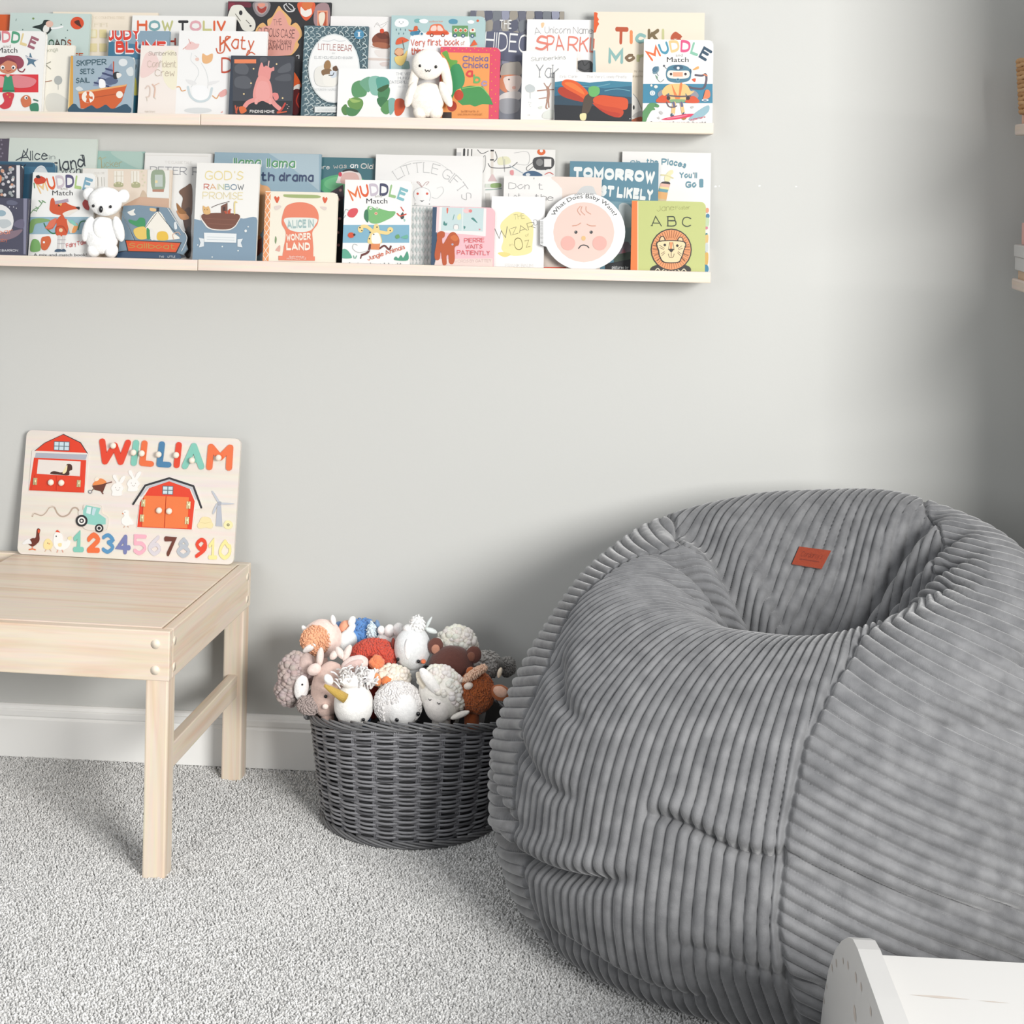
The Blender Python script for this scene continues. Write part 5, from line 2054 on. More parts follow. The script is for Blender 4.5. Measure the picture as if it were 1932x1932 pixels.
# ================================================================== WOODEN PUZZLE BOARD
def puzzle_board():
    bl, br = atz(32, 1046, TH_ + 0.001), atz(440, 1067, TH_ + 0.001)
    yaw = math.atan2(br.y - bl.y, br.x - bl.x)
    wd = (br - bl).length
    o = (bl + br) / 2
    ht, tk, lean = 0.283, 0.009, math.radians(8.6)
    t = thing('puzzle_board', 'wooden peg puzzle board with red barns, letters and numbers, leaning on the wall', 'puzzle', o + Vector((0, 0, tk * math.sin(lean))), (0, 0, 0))
    Rm = Matrix.Rotation(yaw, 3, 'Z') @ Matrix.Rotation(-lean, 3, 'X')
    t.rotation_euler = Rm.to_euler()
    nrm = Rm @ Vector((0, -1, 0))
    org = Vector(t.location)
    Ri = Rm.transposed()

    def loc(px, py):
        d = ray(px, py)
        q = Ri @ (CAM + d * ((org - CAM).dot(nrm) / d.dot(nrm)) - org)
        return q.x, q.z
    b = MB()
    rd, ol = 0.014, []
    for cx, cz, a0 in ((wd / 2 - rd, rd, -90), (wd / 2 - rd, ht - rd, 0), (-wd / 2 + rd, ht - rd, 90), (-wd / 2 + rd, rd, 180)):
        ol += [(cx + rd * math.cos(math.radians(a0 + q * 15)), cz + rd * math.sin(math.radians(a0 + q * 15))) for q in range(7)]
    b.prism(ol, 0, tk)
    b.obj('board_panel', MAT['board'], t)

    def piece(name, art, h=0.003, n_raise=99, parent=t, mat=None):
        b = MB()
        for i, (cc, vs, fs) in enumerate(art_shapes(art, 'I')):
            cc = tuple(q * 0.80 for q in cc[:3]) + (1,)
            P = [loc(*v) for v in vs]
            y = -h - 0.0001 * i
            b.add([(x, y - 0.0000009 * q, z) for q, (x, z) in enumerate(P)], fs, cc)
            if i < n_raise:
                cnt = {}
                for f in fs:
                    for q in range(len(f)):
                        e = (f[q], f[(q + 1) % len(f)])
                        cnt[tuple(sorted(e))] = cnt.get(tuple(sorted(e)), 0) + 1
                ed = [e for e, c in cnt.items() if c == 1]
                ix = sorted({v for e in ed for v in e})
                mp = {v: k for k, v in enumerate(ix)}
                b.add([(P[v][0], y, P[v][1]) for v in ix] + [(P[v][0], -0.0001, P[v][1]) for v in ix], [(mp[e[0]], mp[e[1]], len(ix) + mp[e[1]], len(ix) + mp[e[0]]) for e in ed], cc)
        return b.obj(name, mat or MAT['paint'], parent)

    def at_I(x, y):
        return loc(x / 3.864, 780 + y / 3.864)

    def knob(x, y, parent, r=0.0072, h=0.003, name='peg_knob'):
        kx, kz = at_I(x, y)
        b = MB()
        b.tube([(kx, -h + 0.0005, kz), (kx, -h - 0.004, kz)], 0.0035, 12)
        b.ico((kx, -h - 0.0085, kz), (r, r * 0.8, r), 3)
        return b.obj(name, MAT['knob'], parent)

    # the track is a shallow groove of the panel
    piece('track_groove', """l bda998 11 236,750 250,728 300,742 330,725 360,685 395,685 420,730 455,752 500,735 530,692 560,690 580,720
l e9dccd 5 238,744 252,724 300,738 328,722 358,682 393,682""", 0.0004, 0)
    R, T, O, B_ = 'ea4526', '86ccba', 'f2743f', '4a83ad'
    for art, kx, ky in ((f'L {R} 42 748,203 768,352 838,232 882,355 936,212', 838, 235), (f'L {T} 42 995,214 978,362', 985, 285),
                        (f'L {O} 42 1056,217 1040,362 1103,368', 1046, 291), (f'L {B_} 42 1183,224 1165,370 1230,374', 1168, 299), (f'L {R} 42 1306,229 1290,378', 1296, 303),
                        (f'L {T} 42 1350,385 1416,236 1470,388\nL {T} 34 1382,338 1446,342', 1411, 342), (f'L {O} 44 1528,392 1541,243 1606,322 1680,248 1671,396', 1604, 323)):
        p = piece('letter_piece', art, 0.0035)
        knob(kx, ky, p, h=0.0035)
    for art in (f't k26 {T} 535,1010 612,1012 148 1', f't k26 {O} 636,1016 728,1018 150 2', 't k19 5a97c4 745,1022 832,1024 150 3', 't k26 7b82b4 848,1026 952,1029 145 4', 't k19 f6b6c6 975,1031 1065,1034 150 5',
                't k19 dcd6dc 1082,1037 1172,1040 150 6', 't k26 6e3626 1195,1040 1280,1043 145 7', 't k19 bcc2ca 1290,1052 1385,1055 150 8', f't k19 {R} 1410,1053 1502,1056 148 9', 't k20 f6ea9e 1520,1063 1682,1068 148 10'):
        piece('number_piece', art, 0.0025)
    # open barn
    bn = piece('open_barn', """p efe7df 236,272 463,144 655,280 648,300 622,580 212,562
p e8401f 258,272 330,215 465,152 590,215 640,288
L 3a3436 6 465,152 590,213 640,290
L 3a3436 4 258,272 330,215 465,152
p b4b8c2 265,287 640,300 628,337 258,322
p e8401f 252,322 632,340 618,578 215,560
p efe6de 283,335 592,350 586,458 272,440
s 4a2c22 370,440 395,420 450,430 480,410 492,370 525,375 530,410 510,420 505,450 440,447
s f6e6b4 460,430 480,395 495,375 490,420 470,440
p 5a6a74 398,203 512,206 510,272 396,268
p cfe4ec 402,208 432,209 431,236 401,235
p cfe4ec 438,209 470,210 469,237 437,236
p cfe4ec 476,210 508,211 507,238 475,237
p cfe4ec 401,240 431,241 430,265 400,264
p cfe4ec 437,241 469,242 468,267 436,266
p cfe4ec 475,242 507,243 506,268 474,267""", 0.0025, 1)
    for art, kx, ky, hx, hy in (('p e64322 262,446 412,452 410,560 232,555', 383, 502, 264, 495), ('p e64322 420,453 600,459 592,568 418,562', 459, 505, 582, 511)):
        d = piece('barn_door', art, 0.005, 1, bn)
        k = at_I(kx, ky)
        b = MB()
        b.ico((k[0], -0.010, k[1]), (0.0072, 0.006, 0.0072), 3)
        for q in (hx,):
            x, z = at_I(q, hy)
            b.box((x - 0.0045, -0.0068, z - 0.008), (x + 0.0045, -0.0048, z + 0.008), mi=1)
            b.tube([(x, -0.0068, z - 0.008), (x, -0.0068, z + 0.008)], 0.0016, 10, mi=1)
        me = b.obj('door_hardware', [MAT['knob'], MAT['brass']], bn)
    # closed barn
    bn = piece('closed_barn', """p f1eae2 962,660 1050,518 1236,458 1424,522 1482,690 1425,700 1405,850 998,832 1018,668
p e8401f 1062,590 1090,545 1235,492 1385,550 1422,640 1400,846 1003,828 1022,650
L c3c6cc 16 1030,600 1078,540 1236,486 1400,545 1432,620
L 2c2a2e 15 974,660 1062,525 1237,472 1413,530 1470,686
p 5a6a74 1188,526 1267,529 1264,593 1186,590
p cfe4ec 1193,532 1224,533 1223,556 1192,555
p cfe4ec 1231,533 1262,534 1261,557 1230,556
p cfe4ec 1192,562 1223,563 1222,586 1191,585
p cfe4ec 1230,563 1261,564 1260,588 1229,587""", 0.0025, 1)
    for art, kx, ky, hs in (('p f27d40 1056,598 1213,603 1200,832 1040,824', 1170, 706, ((1052, 652), (1042, 762))), ('p f27d40 1218,603 1382,610 1370,838 1206,832', 1243, 711, ((1381, 667), (1370, 780)))):
        d = piece('barn_door', art, 0.005, 1, bn)
        b = MB()
        k = at_I(kx, ky)
        b.ico((k[0], -0.010, k[1]), (0.0072, 0.006, 0.0072), 3)
        for q, w_ in hs:
            x, z = at_I(q, w_)
            b.box((x - 0.0045, -0.0068, z - 0.008), (x + 0.0045, -0.0048, z + 0.008), mi=1)
            b.tube([(x, -0.0068, z - 0.008), (x, -0.0068, z + 0.008)], 0.0016, 10, mi=1)
        b.obj('door_hardware', [MAT['knob'], MAT['brass']], bn)
    W = 'faf8f4'
    piece('wheelbarrow_piece', """p 6a3626 672,527 778,506 752,572 690,556
s f0904f 680,524 700,490 740,474 775,506
s f6ead8 690,480 710,462 725,480 700,495
L 6a3626 7 760,515 815,500
L 6a3626 7 735,560 752,585
L 7a5a4a 6 690,545 665,570
e 8a8a90 659 571 15 14
e efe7df 659 571 8 7""", 0.0015, 5)
    for dx, dy in ((0, 0), (115, -32)):
        piece('rabbit_piece', f"""s {W} {812 + dx},{545 + dy} {830 + dx},{515 + dy} {850 + dx},{505 + dy} {826 + dx},{470 + dy} {826 + dx},{450 + dy} {845 + dx},{450 + dy} {868 + dx},{500 + dy} {884 + dx},{470 + dy} {905 + dx},{455 + dy} {917 + dx},{466 + dy} {900 + dx},{500 + dy} {888 + dx},{515 + dy} {905 + dx},{545 + dy} {890 + dx},{570 + dy} {886 + dx},{598 + dy} {820 + dx},{598 + dy} {822 + dx},{570 + dy}
d c9c2bc 4 {845 + dx},{540 + dy} {875 + dx},{542 + dy}
l c9c2bc 4 {850 + dx},{555 + dy} {860 + dx},{562 + dy} {870 + dx},{556 + dy}""", 0.002, 1)
    tr = piece('tractor_piece', """s e9e2d8 575,720 610,700 622,665 735,670 745,725 790,760 785,830 760,850 620,840
p 93d2c6 610,705 632,668 738,690 722,728 775,765 775,808 700,815 610,800
p dfeef0 640,680 672,684 664,735 632,726
p c4dfe6 680,686 708,692 690,745 672,738
L 6fb0a6 4 676,684 668,738
e 2a2a2c 600 782 43 43
e f4f1ec 600 782 28 28
e 2a2a2c 600 782 17 17
e f4f1ec 600 782 8 8
e 2a2a2c 728 836 31 31
e f4f1ec 728 836 19 19
e 2a2a2c 728 836 12 12""", 0.0035, 2)
    piece('goose_piece', f"""s {W} 895,720 915,702 938,712 942,745 968,785 975,808 950,812 920,820 890,800 888,770 908,745
d e8804a 5 898,730
l d8a48a 4 910,822 905,832
l d8a48a 4 932,820 938,830
d 4a4a4a 3 912,720""", 0.0015, 1)
    piece('goose_piece', """s 6e3224 205,935 235,910 262,905 270,850 282,838 294,850 288,880 288,925 270,950 240,970 212,955
s f4f2f0 165,945 205,915 225,928 232,950 200,950 175,955
e e8582f 285 858 8 14
l e8703a 8 215,992 240,988 260,994
l e8703a 5 238,970 238,988""", 0.0015, 2)
    piece('chick_piece', """s f8e4a6 318,955 330,925 352,912 375,930 385,960 370,988 340,992 322,980
d 5a4a3a 4 350,945
p e9a060 355,945 370,950 358,956
l d8b090 4 338,992 330,1006
l d8b090 4 365,990 375,1004""", 0.0015, 1)
    piece('hen_piece', f"""s {W} 390,920 398,880 425,865 455,885 462,925 485,930 500,912 515,940 500,975 465,995 420,992 395,965
s e8502c 408,862 420,850 430,856 440,868
s f4e4b4 495,905 522,895 522,915 505,925
s f6e4ac 425,950 450,945 450,968 430,970
d 3a3a3a 5 412,895
l e8a08a 5 425,995 418,1012
l e8a08a 5 455,995 462,1012""", 0.0015, 1)
    piece('windmill_piece', """p bcc0ca 1585,670 1612,670 1622,825 1574,822
s c6cad2 1545,572 1560,575 1600,640 1590,650
s c6cad2 1612,650 1700,655 1698,662 1612,664
s c6cad2 1588,655 1572,710 1555,735 1552,715 1575,665
e aeb2bc 1602 655 14 14""", 0.0018, 5)
    piece('hay_piece', """s f4e4b0 1440,815 1455,790 1465,765 1490,753 1530,762 1545,790 1555,815 1540,838 1500,832 1455,838
l e6d49c 4 1465,795 1500,800 1535,792""", 0.0018, 1)
    piece('flower_piece', """s f6ecb4 1632,812 1645,785 1665,780 1688,790 1698,815 1685,838 1665,843 1642,836
e 3f4a4c 1665 812 10 10
e f3e4a0 1665 812 5 5""", 0.0018, 1)


MAT['knob'] = plain('bare_wood_knob', (0.78, 0.70, 0.60, 1), 0.5)
puzzle_board()

# ================================================================== SOFT TOYS
def rotm(rx=0, ry=0, rz=0):
    return Euler((math.radians(rx), math.radians(ry), math.radians(rz))).to_matrix()


def blob(b, c, r, col, style='smooth', rot=None, seed=0, amount=1.0, sub=4, keep=None):
    """One stuffed shape: smooth velour, curly fleece or shaggy fur, collected into b. keep(direction) limits the fleece."""
    c = Vector(c)
    r = Vector(r) if hasattr(r, '__len__') else Vector((r, r, r))
    rot = rot or Matrix.Identity(3)
    col = hexc(col, 1.0) if isinstance(col, str) else col
    rnd = random.Random(seed * 13 + 5)
    vs, fs = ICO(sub)
    out = []
    for p in vs:
        q = Vector(p)
        k = 1 + 0.045 * mnoise.noise(q * 1.6 + Vector((seed, 0, seed * 2.0)))
        if style != 'smooth':
            k *= 1 + 0.05 * mnoise.noise(q * 6 + Vector((seed * 3.0, 1, 0)))
        q = Vector((q.x * r.x, q.y * r.y, q.z * r.z)) * k
        out.append(rot @ q + c)
    b.add(out, fs, col, 0, True)
    rm = (r.x * r.y * r.z) ** (1 / 3)
    if style == 'curly':
        n = int(170 * amount * (rm / 0.04) ** 1.2)
        for i in range(n):
            z = 1 - 2 * (i + 0.5) / n
            a = i * 2.39996 + rnd.uniform(-0.3, 0.3)
            q = Vector((math.sqrt(1 - z * z) * math.cos(a), math.sqrt(1 - z * z) * math.sin(a), z))
            if keep and not keep(q):
                continue
            s = rnd.uniform(0.0048, 0.0082)
            p = rot @ Vector((q.x * r.x, q.y * r.y, q.z * r.z)) * rnd.uniform(0.98, 1.03) + c
            b.ico(p, (s, s, s * rnd.uniform(0.7, 1)), 2, tuple(x * rnd.uniform(0.93, 1.0) for x in col[:3]) + (1,))
    elif style == 'shaggy':
        n = int(1000 * amount * (rm / 0.04) ** 1.5)
        for i in range(n):
            z = 1 - 2 * (i + 0.5) / n
            a = i * 2.39996
            q = Vector((math.sqrt(1 - z * z) * math.cos(a), math.sqrt(1 - z * z) * math.sin(a), z))
            if keep and not keep(q):
                continue
            root = rot @ Vector((q.x * r.x, q.y * r.y, q.z * r.z)) * 0.99 + c
            nrm = (rot @ Vector((q.x / r.x, q.y / r.y, q.z / r.z))).normalized()
            ln = rnd.uniform(0.0045, 0.0075)
            fl = Vector((mnoise.noise(root * 60), mnoise.noise(root * 60 + Vector((9, 0, 0))), mnoise.noise(root * 60 + Vector((0, 9, 0))) - 0.45)) * 2.2
            tg = (fl + Vector((rnd.uniform(-.6, .6), rnd.uniform(-.6, .6), rnd.uniform(-.6, .4))))
            tg = (tg - nrm * tg.dot(nrm)).normalized()
            ax = (tg + nrm * rnd.uniform(0.05, 0.4)).normalized()
            sd = ax.cross(nrm).normalized()
            wd = rnd.uniform(0.0018, 0.0028)
            lk = Matrix((sd * wd, ax * ln, ax.cross(sd) * wd)).transposed()
            k = rnd.uniform(0.93, 1.0)
            b.ico(root + nrm * 0.0008 + ax * ln * 0.4, 1.0, 1, tuple(x * k for x in col[:3]) + (1,), 0, lk)


def shape(name, parent, specs, mat=None):
    """specs: (centre, radii, colour, style, rotation, extra)"""
    b = MB()
    for i, s in enumerate(specs):
        c, r, col = s[:3]
        if len(s) == 3 and i and r[2] > 0.035:
            r = (r[0] * 0.6, r[1] * 0.6, r[2])        # the body that hides below the heads
        blob(b, c, r, col, s[3] if len(s) > 3 else 'smooth', s[4] if len(s) > 4 else None, seed=len(b.v) % 97 + i, **(s[5] if len(s) > 5 else {}))
    return b.obj(name, mat or MAT['plush'], parent)


def toy(label, px, py, Y, group='soft toys heaped in the wicker basket', name='soft_toy', cat='soft toy'):
    o = at(px, py, Y)
    t = thing(name, label, cat, o, (0, 0, YAW), group)
    k = Y / FPX * 1.003

    def L(x, y, d=0.0):
        """photo position -> this toy's own coordinates, d metres nearer to the viewer"""
        p = at(x, y, Y - d)
        return Matrix.Rotation(-YAW, 3, 'Z') @ (p - o)
    return t, L, k


def bead(t, L, pts, r=0.0036, d=0.02, name='eye'):
    for x, y, dd in pts:
        b = MB()
        b.ico(L(x, y, dd), (r, r * 0.7, r * 1.15), 2)
        b.obj(name, MAT['bead'], t)


YF, YM, YB = 3.530, 3.615, 3.700


def basket_toys():
    # --- back row
    t, L, k = toy('cream and orange plush cow head with white horns, top left of the basket', 606, 1200, YB - 0.02)
    shape('head', t, [(L(608, 1204), (38 * k, 0.040, 36 * k), 'f6ddd2'), (L(596, 1208, 0.028), (27 * k, 0.022, 26 * k), 'f2b48c', 'shaggy', None, {'amount': 0.5}),
                      (L(604, 1290), (30 * k, 0.035, 70 * k), 'f1d3c6')])
    for x, y, ry, w_, h_ in ((577, 1190, -38, 5, 12), (629, 1170, -14, 5, 10)):
        shape('horn', t, [(L(x, y, 0.012), (w_ * k, w_ * k, h_ * k), 'fdfbf8', 'smooth', rotm(0, ry, 0))])
    shape('paw', t, [(L(586, 1221, 0.045), (7 * k, 7 * k, 17 * k), 'fbf6f2', 'smooth', rotm(0, 55, 0))])

    t, L, k = toy('blue plush dinosaur with orange spikes, at the back of the basket', 690, 1190, YB + 0.030)
    shape('body', t, [(L(682, 1198), (33 * k, 0.03, 30 * k), '5f90cc', 'shaggy', None, {'amount': 0.25}), (L(640, 1185), (12 * k, 0.02, 12 * k), '5b82b4'), (L(690, 1300), (28 * k, 0.03, 80 * k), '5f90cc')])
    shape('spike', t, [(L(651, 1183, 0.02), (11 * k, 0.012, 14 * k), 'f0a888', 'smooth', rotm(0, 35, 0))])
    shape('muzzle', t, [(L(664, 1172, 0.03), (7 * k, 0.008, 10 * k), 'fbfbf8', 'smooth', rotm(0, 20, 0)), (L(660, 1190, 0.035), (7 * k, 0.008, 16 * k), 'fbfaf6', 'smooth', rotm(0, 35, 0)), (L(656, 1212, 0.035), (18 * k, 0.02, 24 * k), 'edf4f4')])
    shape('ear', t, [(L(713, 1187, 0.01), (6 * k, 0.01, 18 * k), '7795b8', 'smooth', rotm(0, -8, 0))])
    shape('hand', t, [(L(701, 1191, 0.03), (7 * k, 0.010, 15 * k), 'dcebf2', 'shaggy', None, {'amount': 0.3})])

    t, L, k = toy('white plush lamb whose nubbly paws show, behind the red furry toy', 735, 1196, YB + 0.01)
    shape('body', t, [(L(735, 1212), (27 * k, 0.03, 24 * k), 'f6f2f0'), (L(728, 1290), (20 * k, 0.02, 70 * k), 'f3efec')])
    for x, y, r in ((719, 1189, 7), (735, 1190, 10), (752, 1188, 11)):
        shape('paw', t, [(L(x, y, 0.02), (r * k, r * k, r * 1.2 * k), 'fbf8f6')])

    t, L, k = toy('cream curly fleece sheep back, behind the brown bear', 862, 1212, YB + 0.02)
    shape('body', t, [(L(862, 1216), (36 * k, 0.036, 32 * k), 'faf6ec', 'curly', None, {'amount': 1.6}), (L(858, 1300), (26 * k, 0.03, 75 * k), 'f3eee2')])

    t, L, k = toy('grey plush sloth with a braided band, deepest at the right of the basket', 915, 1250, YB)
    shape('body', t, [(L(916, 1254), (30 * k, 0.03, 24 * k), 'b9b5b0', 'shaggy', None, {'amount': 0.3}), (L(905, 1320), (22 * k, 0.025, 60 * k), 'b0aca8')])
    b = MB()
    for i in range(4):
        b.tube([L(936 + i * 3.2, 1242 + i * 1.5, 0.018), L(942 + i * 3, 1250 + i, 0.03), L(942 + i * 2.5, 1262, 0.03)], 0.0017, 6, hexc('6a6864'))
    b.obj('braided_band', MAT['plush'], t)
    shape('tail', t, [(L(957, 1258, -0.005), (14 * k, 0.015, 16 * k), '8f8c88', 'shaggy', None, {'amount': 0.9})])

    # --- middle row
    t, L, k = toy('red furry toy in the middle of the basket', 706, 1236, YM + 0.02)
    shape('body', t, [(L(706, 1238), (43 * k, 0.035, 31 * k), 'd2503c', 'shaggy', None, {'amount': 1.2}), (L(706, 1300), (26 * k, 0.03, 60 * k), 'b84434')])
    shape('ear', t, [(L(742, 1213, 0.005), (4 * k, 0.006, 10 * k), '7a2a20')])

    t, L, k = toy('pale grey plush penguin with a white stripe, a tuft and an orange beak', 780, 1222, YM + 0.015)
    shape('head', t, [(L(779, 1223), (35 * k, 0.036, 41 * k), 'e9ebeb'), (L(779, 1300), (28 * k, 0.03, 70 * k), 'dfe2e2')])
    shape('stripe', t, [(L(770, 1225, 0.033), (7 * k, 0.005, 19 * k), 'fbfbfa')])
    shape('tuft', t, [(L(787, 1180, 0.0), (13 * k, 0.016, 17 * k), 'fafaf8', 'shaggy', None, {'amount': 0.3}), (L(776, 1186, 0.0), (16 * k, 0.016, 9 * k), 'f8f8f6'), (L(808, 1176, -0.01), (3 * k, 0.005, 14 * k), 'e6ecea', 'smooth', rotm(0, 28, 0)), (L(814, 1190, -0.01), (12 * k, 0.006, 5 * k), 'e9efec', 'smooth', rotm(0, 20, 0))])
    shape('beak', t, [(L(799, 1248, 0.034), (5 * k, 0.010, 4 * k), 'e8784a')])
    bead(t, L, ((750.5, 1244, 0.026), (789.5, 1248, 0.036)))

    t, L, k = toy('dark brown plush bear head with round ears', 852, 1255, YM)
    shape('head', t, [(L(852, 1258), (43 * k, 0.038, 40 * k), '5f3830'), (L(850, 1320), (26 * k, 0.03, 50 * k), '4a2a24')])
    for x, y, ix, iy in ((822, 1219, 822, 1225), (894, 1235, 889, 1239)):
        e = shape('ear', t, [(L(x, y, 0.0), (15 * k, 0.010, 16 * k), '6a4036')])
        shape('inner_ear', e, [(L(ix, iy, 0.009), (8 * k, 0.004, 9 * k), 'c08870' if x < 850 else '8a5a48')])

    t, L, k = toy('cream curly fleece toy with an orange tuft, behind the shaggy white llama', 735, 1268, YM - 0.03)
    shape('body', t, [(L(738, 1277), (34 * k, 0.030, 19 * k), 'f3ecdc', 'curly', None, {'amount': 1.2}), (L(735, 1310), (24 * k, 0.02, 45 * k), 'efe8d8')])
    shape('tuft', t, [(L(711, 1250, 0.01), (9 * k, 0.010, 8 * k), 'f08a5c', 'curly', None, {'amount': 2})])
    shape('paw', t, [(L(711, 1282, 0.032), (8 * k, 0.010, 13 * k), 'f2a06a', 'smooth', rotm(0, -20, 0)), (L(729, 1284, 0.032), (11 * k, 0.010, 8 * k), 'ea8850', 'smooth', rotm(0, -35, 0))])

    t, L, k = toy('dusty pink plush deer with small antlers and large ears', 616, 1296, YM - 0.045)
    shape('head', t, [(L(620, 1300), (33 * k, 0.034, 53 * k), 'dfc2b6', 'smooth', rotm(0, 8, 0)), (L(618, 1360), (22 * k, 0.03, 36 * k), 'd2b4a8')])
    e = shape('ear', t, [(L(593, 1263, 0.015), (14 * k, 0.010, 11 * k), 'ecd5cc', 'smooth', rotm(0, -25, 0))])
    e = shape('ear', t, [(L(670, 1254, 0.0), (27 * k, 0.014, 17 * k), 'ead6cf', 'smooth', rotm(0, -18, 0))])
    shape('inner_ear', e, [(L(668, 1254, 0.011), (19 * k, 0.006, 8 * k), 'd9bdb6', 'smooth', rotm(0, -22, 0))])
    for x, y, ry, h_ in ((604, 1240, 5, 19), (642, 1232, -35, 14), (655, 1232, 22, 17), (630, 1236, 40, 10)):
        shape('antler', t, [(L(x, y, -0.005), (7 * k, 0.008, h_ * k), 'ecdcd4', 'smooth', rotm(0, ry, 0))])
    shape('spot', t, [(L(614, 1333, 0.036), (6 * k, 0.004, 5 * k), 'f6e4da')])
    bead(t, L, ((614.5, 1314, 0.0375),))

    t, L, k = toy('grey curly plush dog with a white face patch, hanging over the left rim', 556, 1284, YM - 0.01)
    shape('head', t, [(L(558, 1272), (30 * k, 0.034, 38 * k), 'b9a8a4', 'curly', None, {'amount': 1.3}), (L(548, 1302), (26 * k, 0.028, 26 * k), 'b5a5a1', 'curly', None, {'amount': 1.2}), (L(578, 1255), (17 * k, 0.03, 22 * k), 'c9b2aa'), (L(590, 1330), (18 * k, 0.02, 30 * k), 'a8968f')])
    shape('face', t, [(L(569, 1298, 0.036), (14 * k, 0.010, 24 * k), 'f6f3f1', 'smooth', rotm(0, 6, 0))])
    shape('paw', t, [(L(583, 1330, 0.05), (21 * k, 0.016, 16 * k), 'a99a95', 'shaggy', None, {'amount': 0.6})])
    bead(t, L, ((570.5, 1291.5, 0.0465),), 0.002)

    # --- front row
    t, L, k = toy('white plush unicorn with a gold glitter horn and a yarn mane', 667, 1326, YF)
    shape('head', t, [(L(668, 1330), (38 * k, 0.036, 42 * k), 'f7f5f1', 'smooth'), (L(666, 1380), (30 * k, 0.028, 60 * k), 'f2f0ec')])
    b = MB()
    p0, p1 = L(652, 1318, 0.036), L(612, 1293, 0.048)
    b.tube([p0, p0 * .75 + p1 * .25, p0 * .5 + p1 * .5, p0 * .25 + p1 * .75, p1], [0.0105, 0.0098, 0.0080, 0.0062, 0.003], 14, hexc('f0c868'))
    b.obj('glitter_horn', MAT['glitter'], t)
    b = MB()
    blob(b, L(664, 1284, 0.004), (24 * k, 0.022, 15 * k), 'faf8f6', seed=3)
    rnd = random.Random(4)
    for i in range(70):
        x, y = rnd.uniform(640, 690), rnd.uniform(1262, 1296)
        a = rnd.uniform(-2.6, -0.5) if x < 668 else rnd.uniform(-2.2, 0.2)
        ln = rnd.uniform(12, 24)
        s = L(x, y + 6, rnd.uniform(-0.01, 0.02))
        q = L(x + math.cos(a) * ln, y + math.sin(a) * ln * 0.7 + 4, rnd.uniform(0.0, 0.03))
        m_ = (s + q) / 2 + Vector((0, -0.006, 0.006))
        b.tube(spline([s, m_, q], 4), 0.0019, 5, hexc(rnd.choice(('fbfaf8', 'f2eeee', 'f7f3f0')), 0.95))
    for i in range(26):
        x, y = rnd.uniform(688, 706), rnd.uniform(1268, 1296)
        s, q = L(x, y + 6, 0.0), L(x + rnd.uniform(-4, 10), y - rnd.uniform(6, 16), rnd.uniform(0, 0.02))
        b.tube(spline([s, (s + q) / 2 + Vector((0, -0.006, 0.002)), q], 4), 0.0019, 5, hexc('faf8f6', 0.95))
    b.obj('yarn_mane', MAT['plush'], t)
    shape('ear', t, [(L(620, 1282, 0.02), (8 * k, 0.008, 11 * k), 'faf8f5', 'smooth', rotm(0, -35, 0)), ])
    shape('ear', t, [(L(699, 1278, 0.012), (7 * k, 0.008, 16 * k), 'faf8f5', 'smooth', rotm(0, 18, 0))])
    bead(t, L, ((686, 1358, 0.032),), 0.0034)

    t, L, k = toy('shaggy white plush llama facing out over the front rim', 752, 1326, YF + 0.005)
    face = lambda q: not (q.y < -0.35 and q.z < 0.35 and -0.55 < q.x < 0.8)
    shape('head', t, [(L(751, 1328), (44 * k, 0.036, 40 * k), 'f2efed', 'shaggy', None, {'amount': 1.1, 'keep': face}), (L(752, 1385), (32 * k, 0.028, 60 * k), 'efecea')])
    shape('face', t, [(L(759, 1338, 0.020), (30 * k, 0.020, 32 * k), 'fbfaf8')])
    bead(t, L, ((749, 1358, 0.037), (789, 1347, 0.027)), 0.0042)

    t, L, k = toy('white curly plush lamb with closed eyes at the right of the front row', 835, 1315, YF + 0.02)
    back = lambda q: (q.x + q.z * 0.7 > 0.15) or q.z > 0.65
    shape('head', t, [(L(833, 1308), (42 * k, 0.038, 50 * k), 'f6f2ea', 'curly', rotm(0, -18, 0), {'amount': 1.7, 'keep': back}), (L(832, 1375), (30 * k, 0.028, 60 * k), 'f0ece4')])
    shape('face', t, [(L(826, 1330, 0.018), (26 * k, 0.024, 33 * k), 'f8f2ec', 'smooth', rotm(0, -14, 0))])
    shape('ear', t, [(L(812, 1286, 0.036), (11 * k, 0.008, 31 * k), 'fbf8f4', 'smooth', rotm(0, -38, 0))])
    shape('ear', t, [(L(800, 1290, 0.02), (9 * k, 0.008, 26 * k), 'f0e6d4', 'smooth', rotm(0, -32, 0))])
    b = MB()
    for x, y in ((811, 1320), (828, 1327)):
        b.tube(spline([L(x - 3, y - 2, 0.0425), L(x, y + 1.5, 0.0435), L(x + 3, y - 1, 0.0425)], 4), 0.0008, 6)
    b.obj('closed_eyes', MAT['bead'], t)
    shape('paw', t, [(L(868, 1349, 0.030), (6 * k, 0.007, 19 * k), 'f6f0e6', 'smooth', rotm(0, 68, 0))])

    t, L, k = toy('rust brown shaggy highland cow with a pink ear, by the right rim', 902, 1306, YF + 0.035)
    shape('head', t, [(L(898, 1306), (33 * k, 0.034, 38 * k), 'b8622e', 'shaggy', None, {'amount': 1.3}), (L(890, 1360), (24 * k, 0.025, 46 * k), 'a4552a')])
    e = shape('ear', t, [(L(944, 1307, 0.012), (19 * k, 0.012, 15 * k), 'b8683a', 'smooth', rotm(0, 20, 0))])
    shape('inner_ear', e, [(L(944, 1305, 0.021), (14 * k, 0.007, 10 * k), 'efc0a8', 'smooth', rotm(0, 24, 0))])
    shape('horn', t, [(L(943, 1269, 0.01), (4.5 * k, 0.006, 10 * k), 'f1dfc6', 'smooth', rotm(0, 15, 0))])
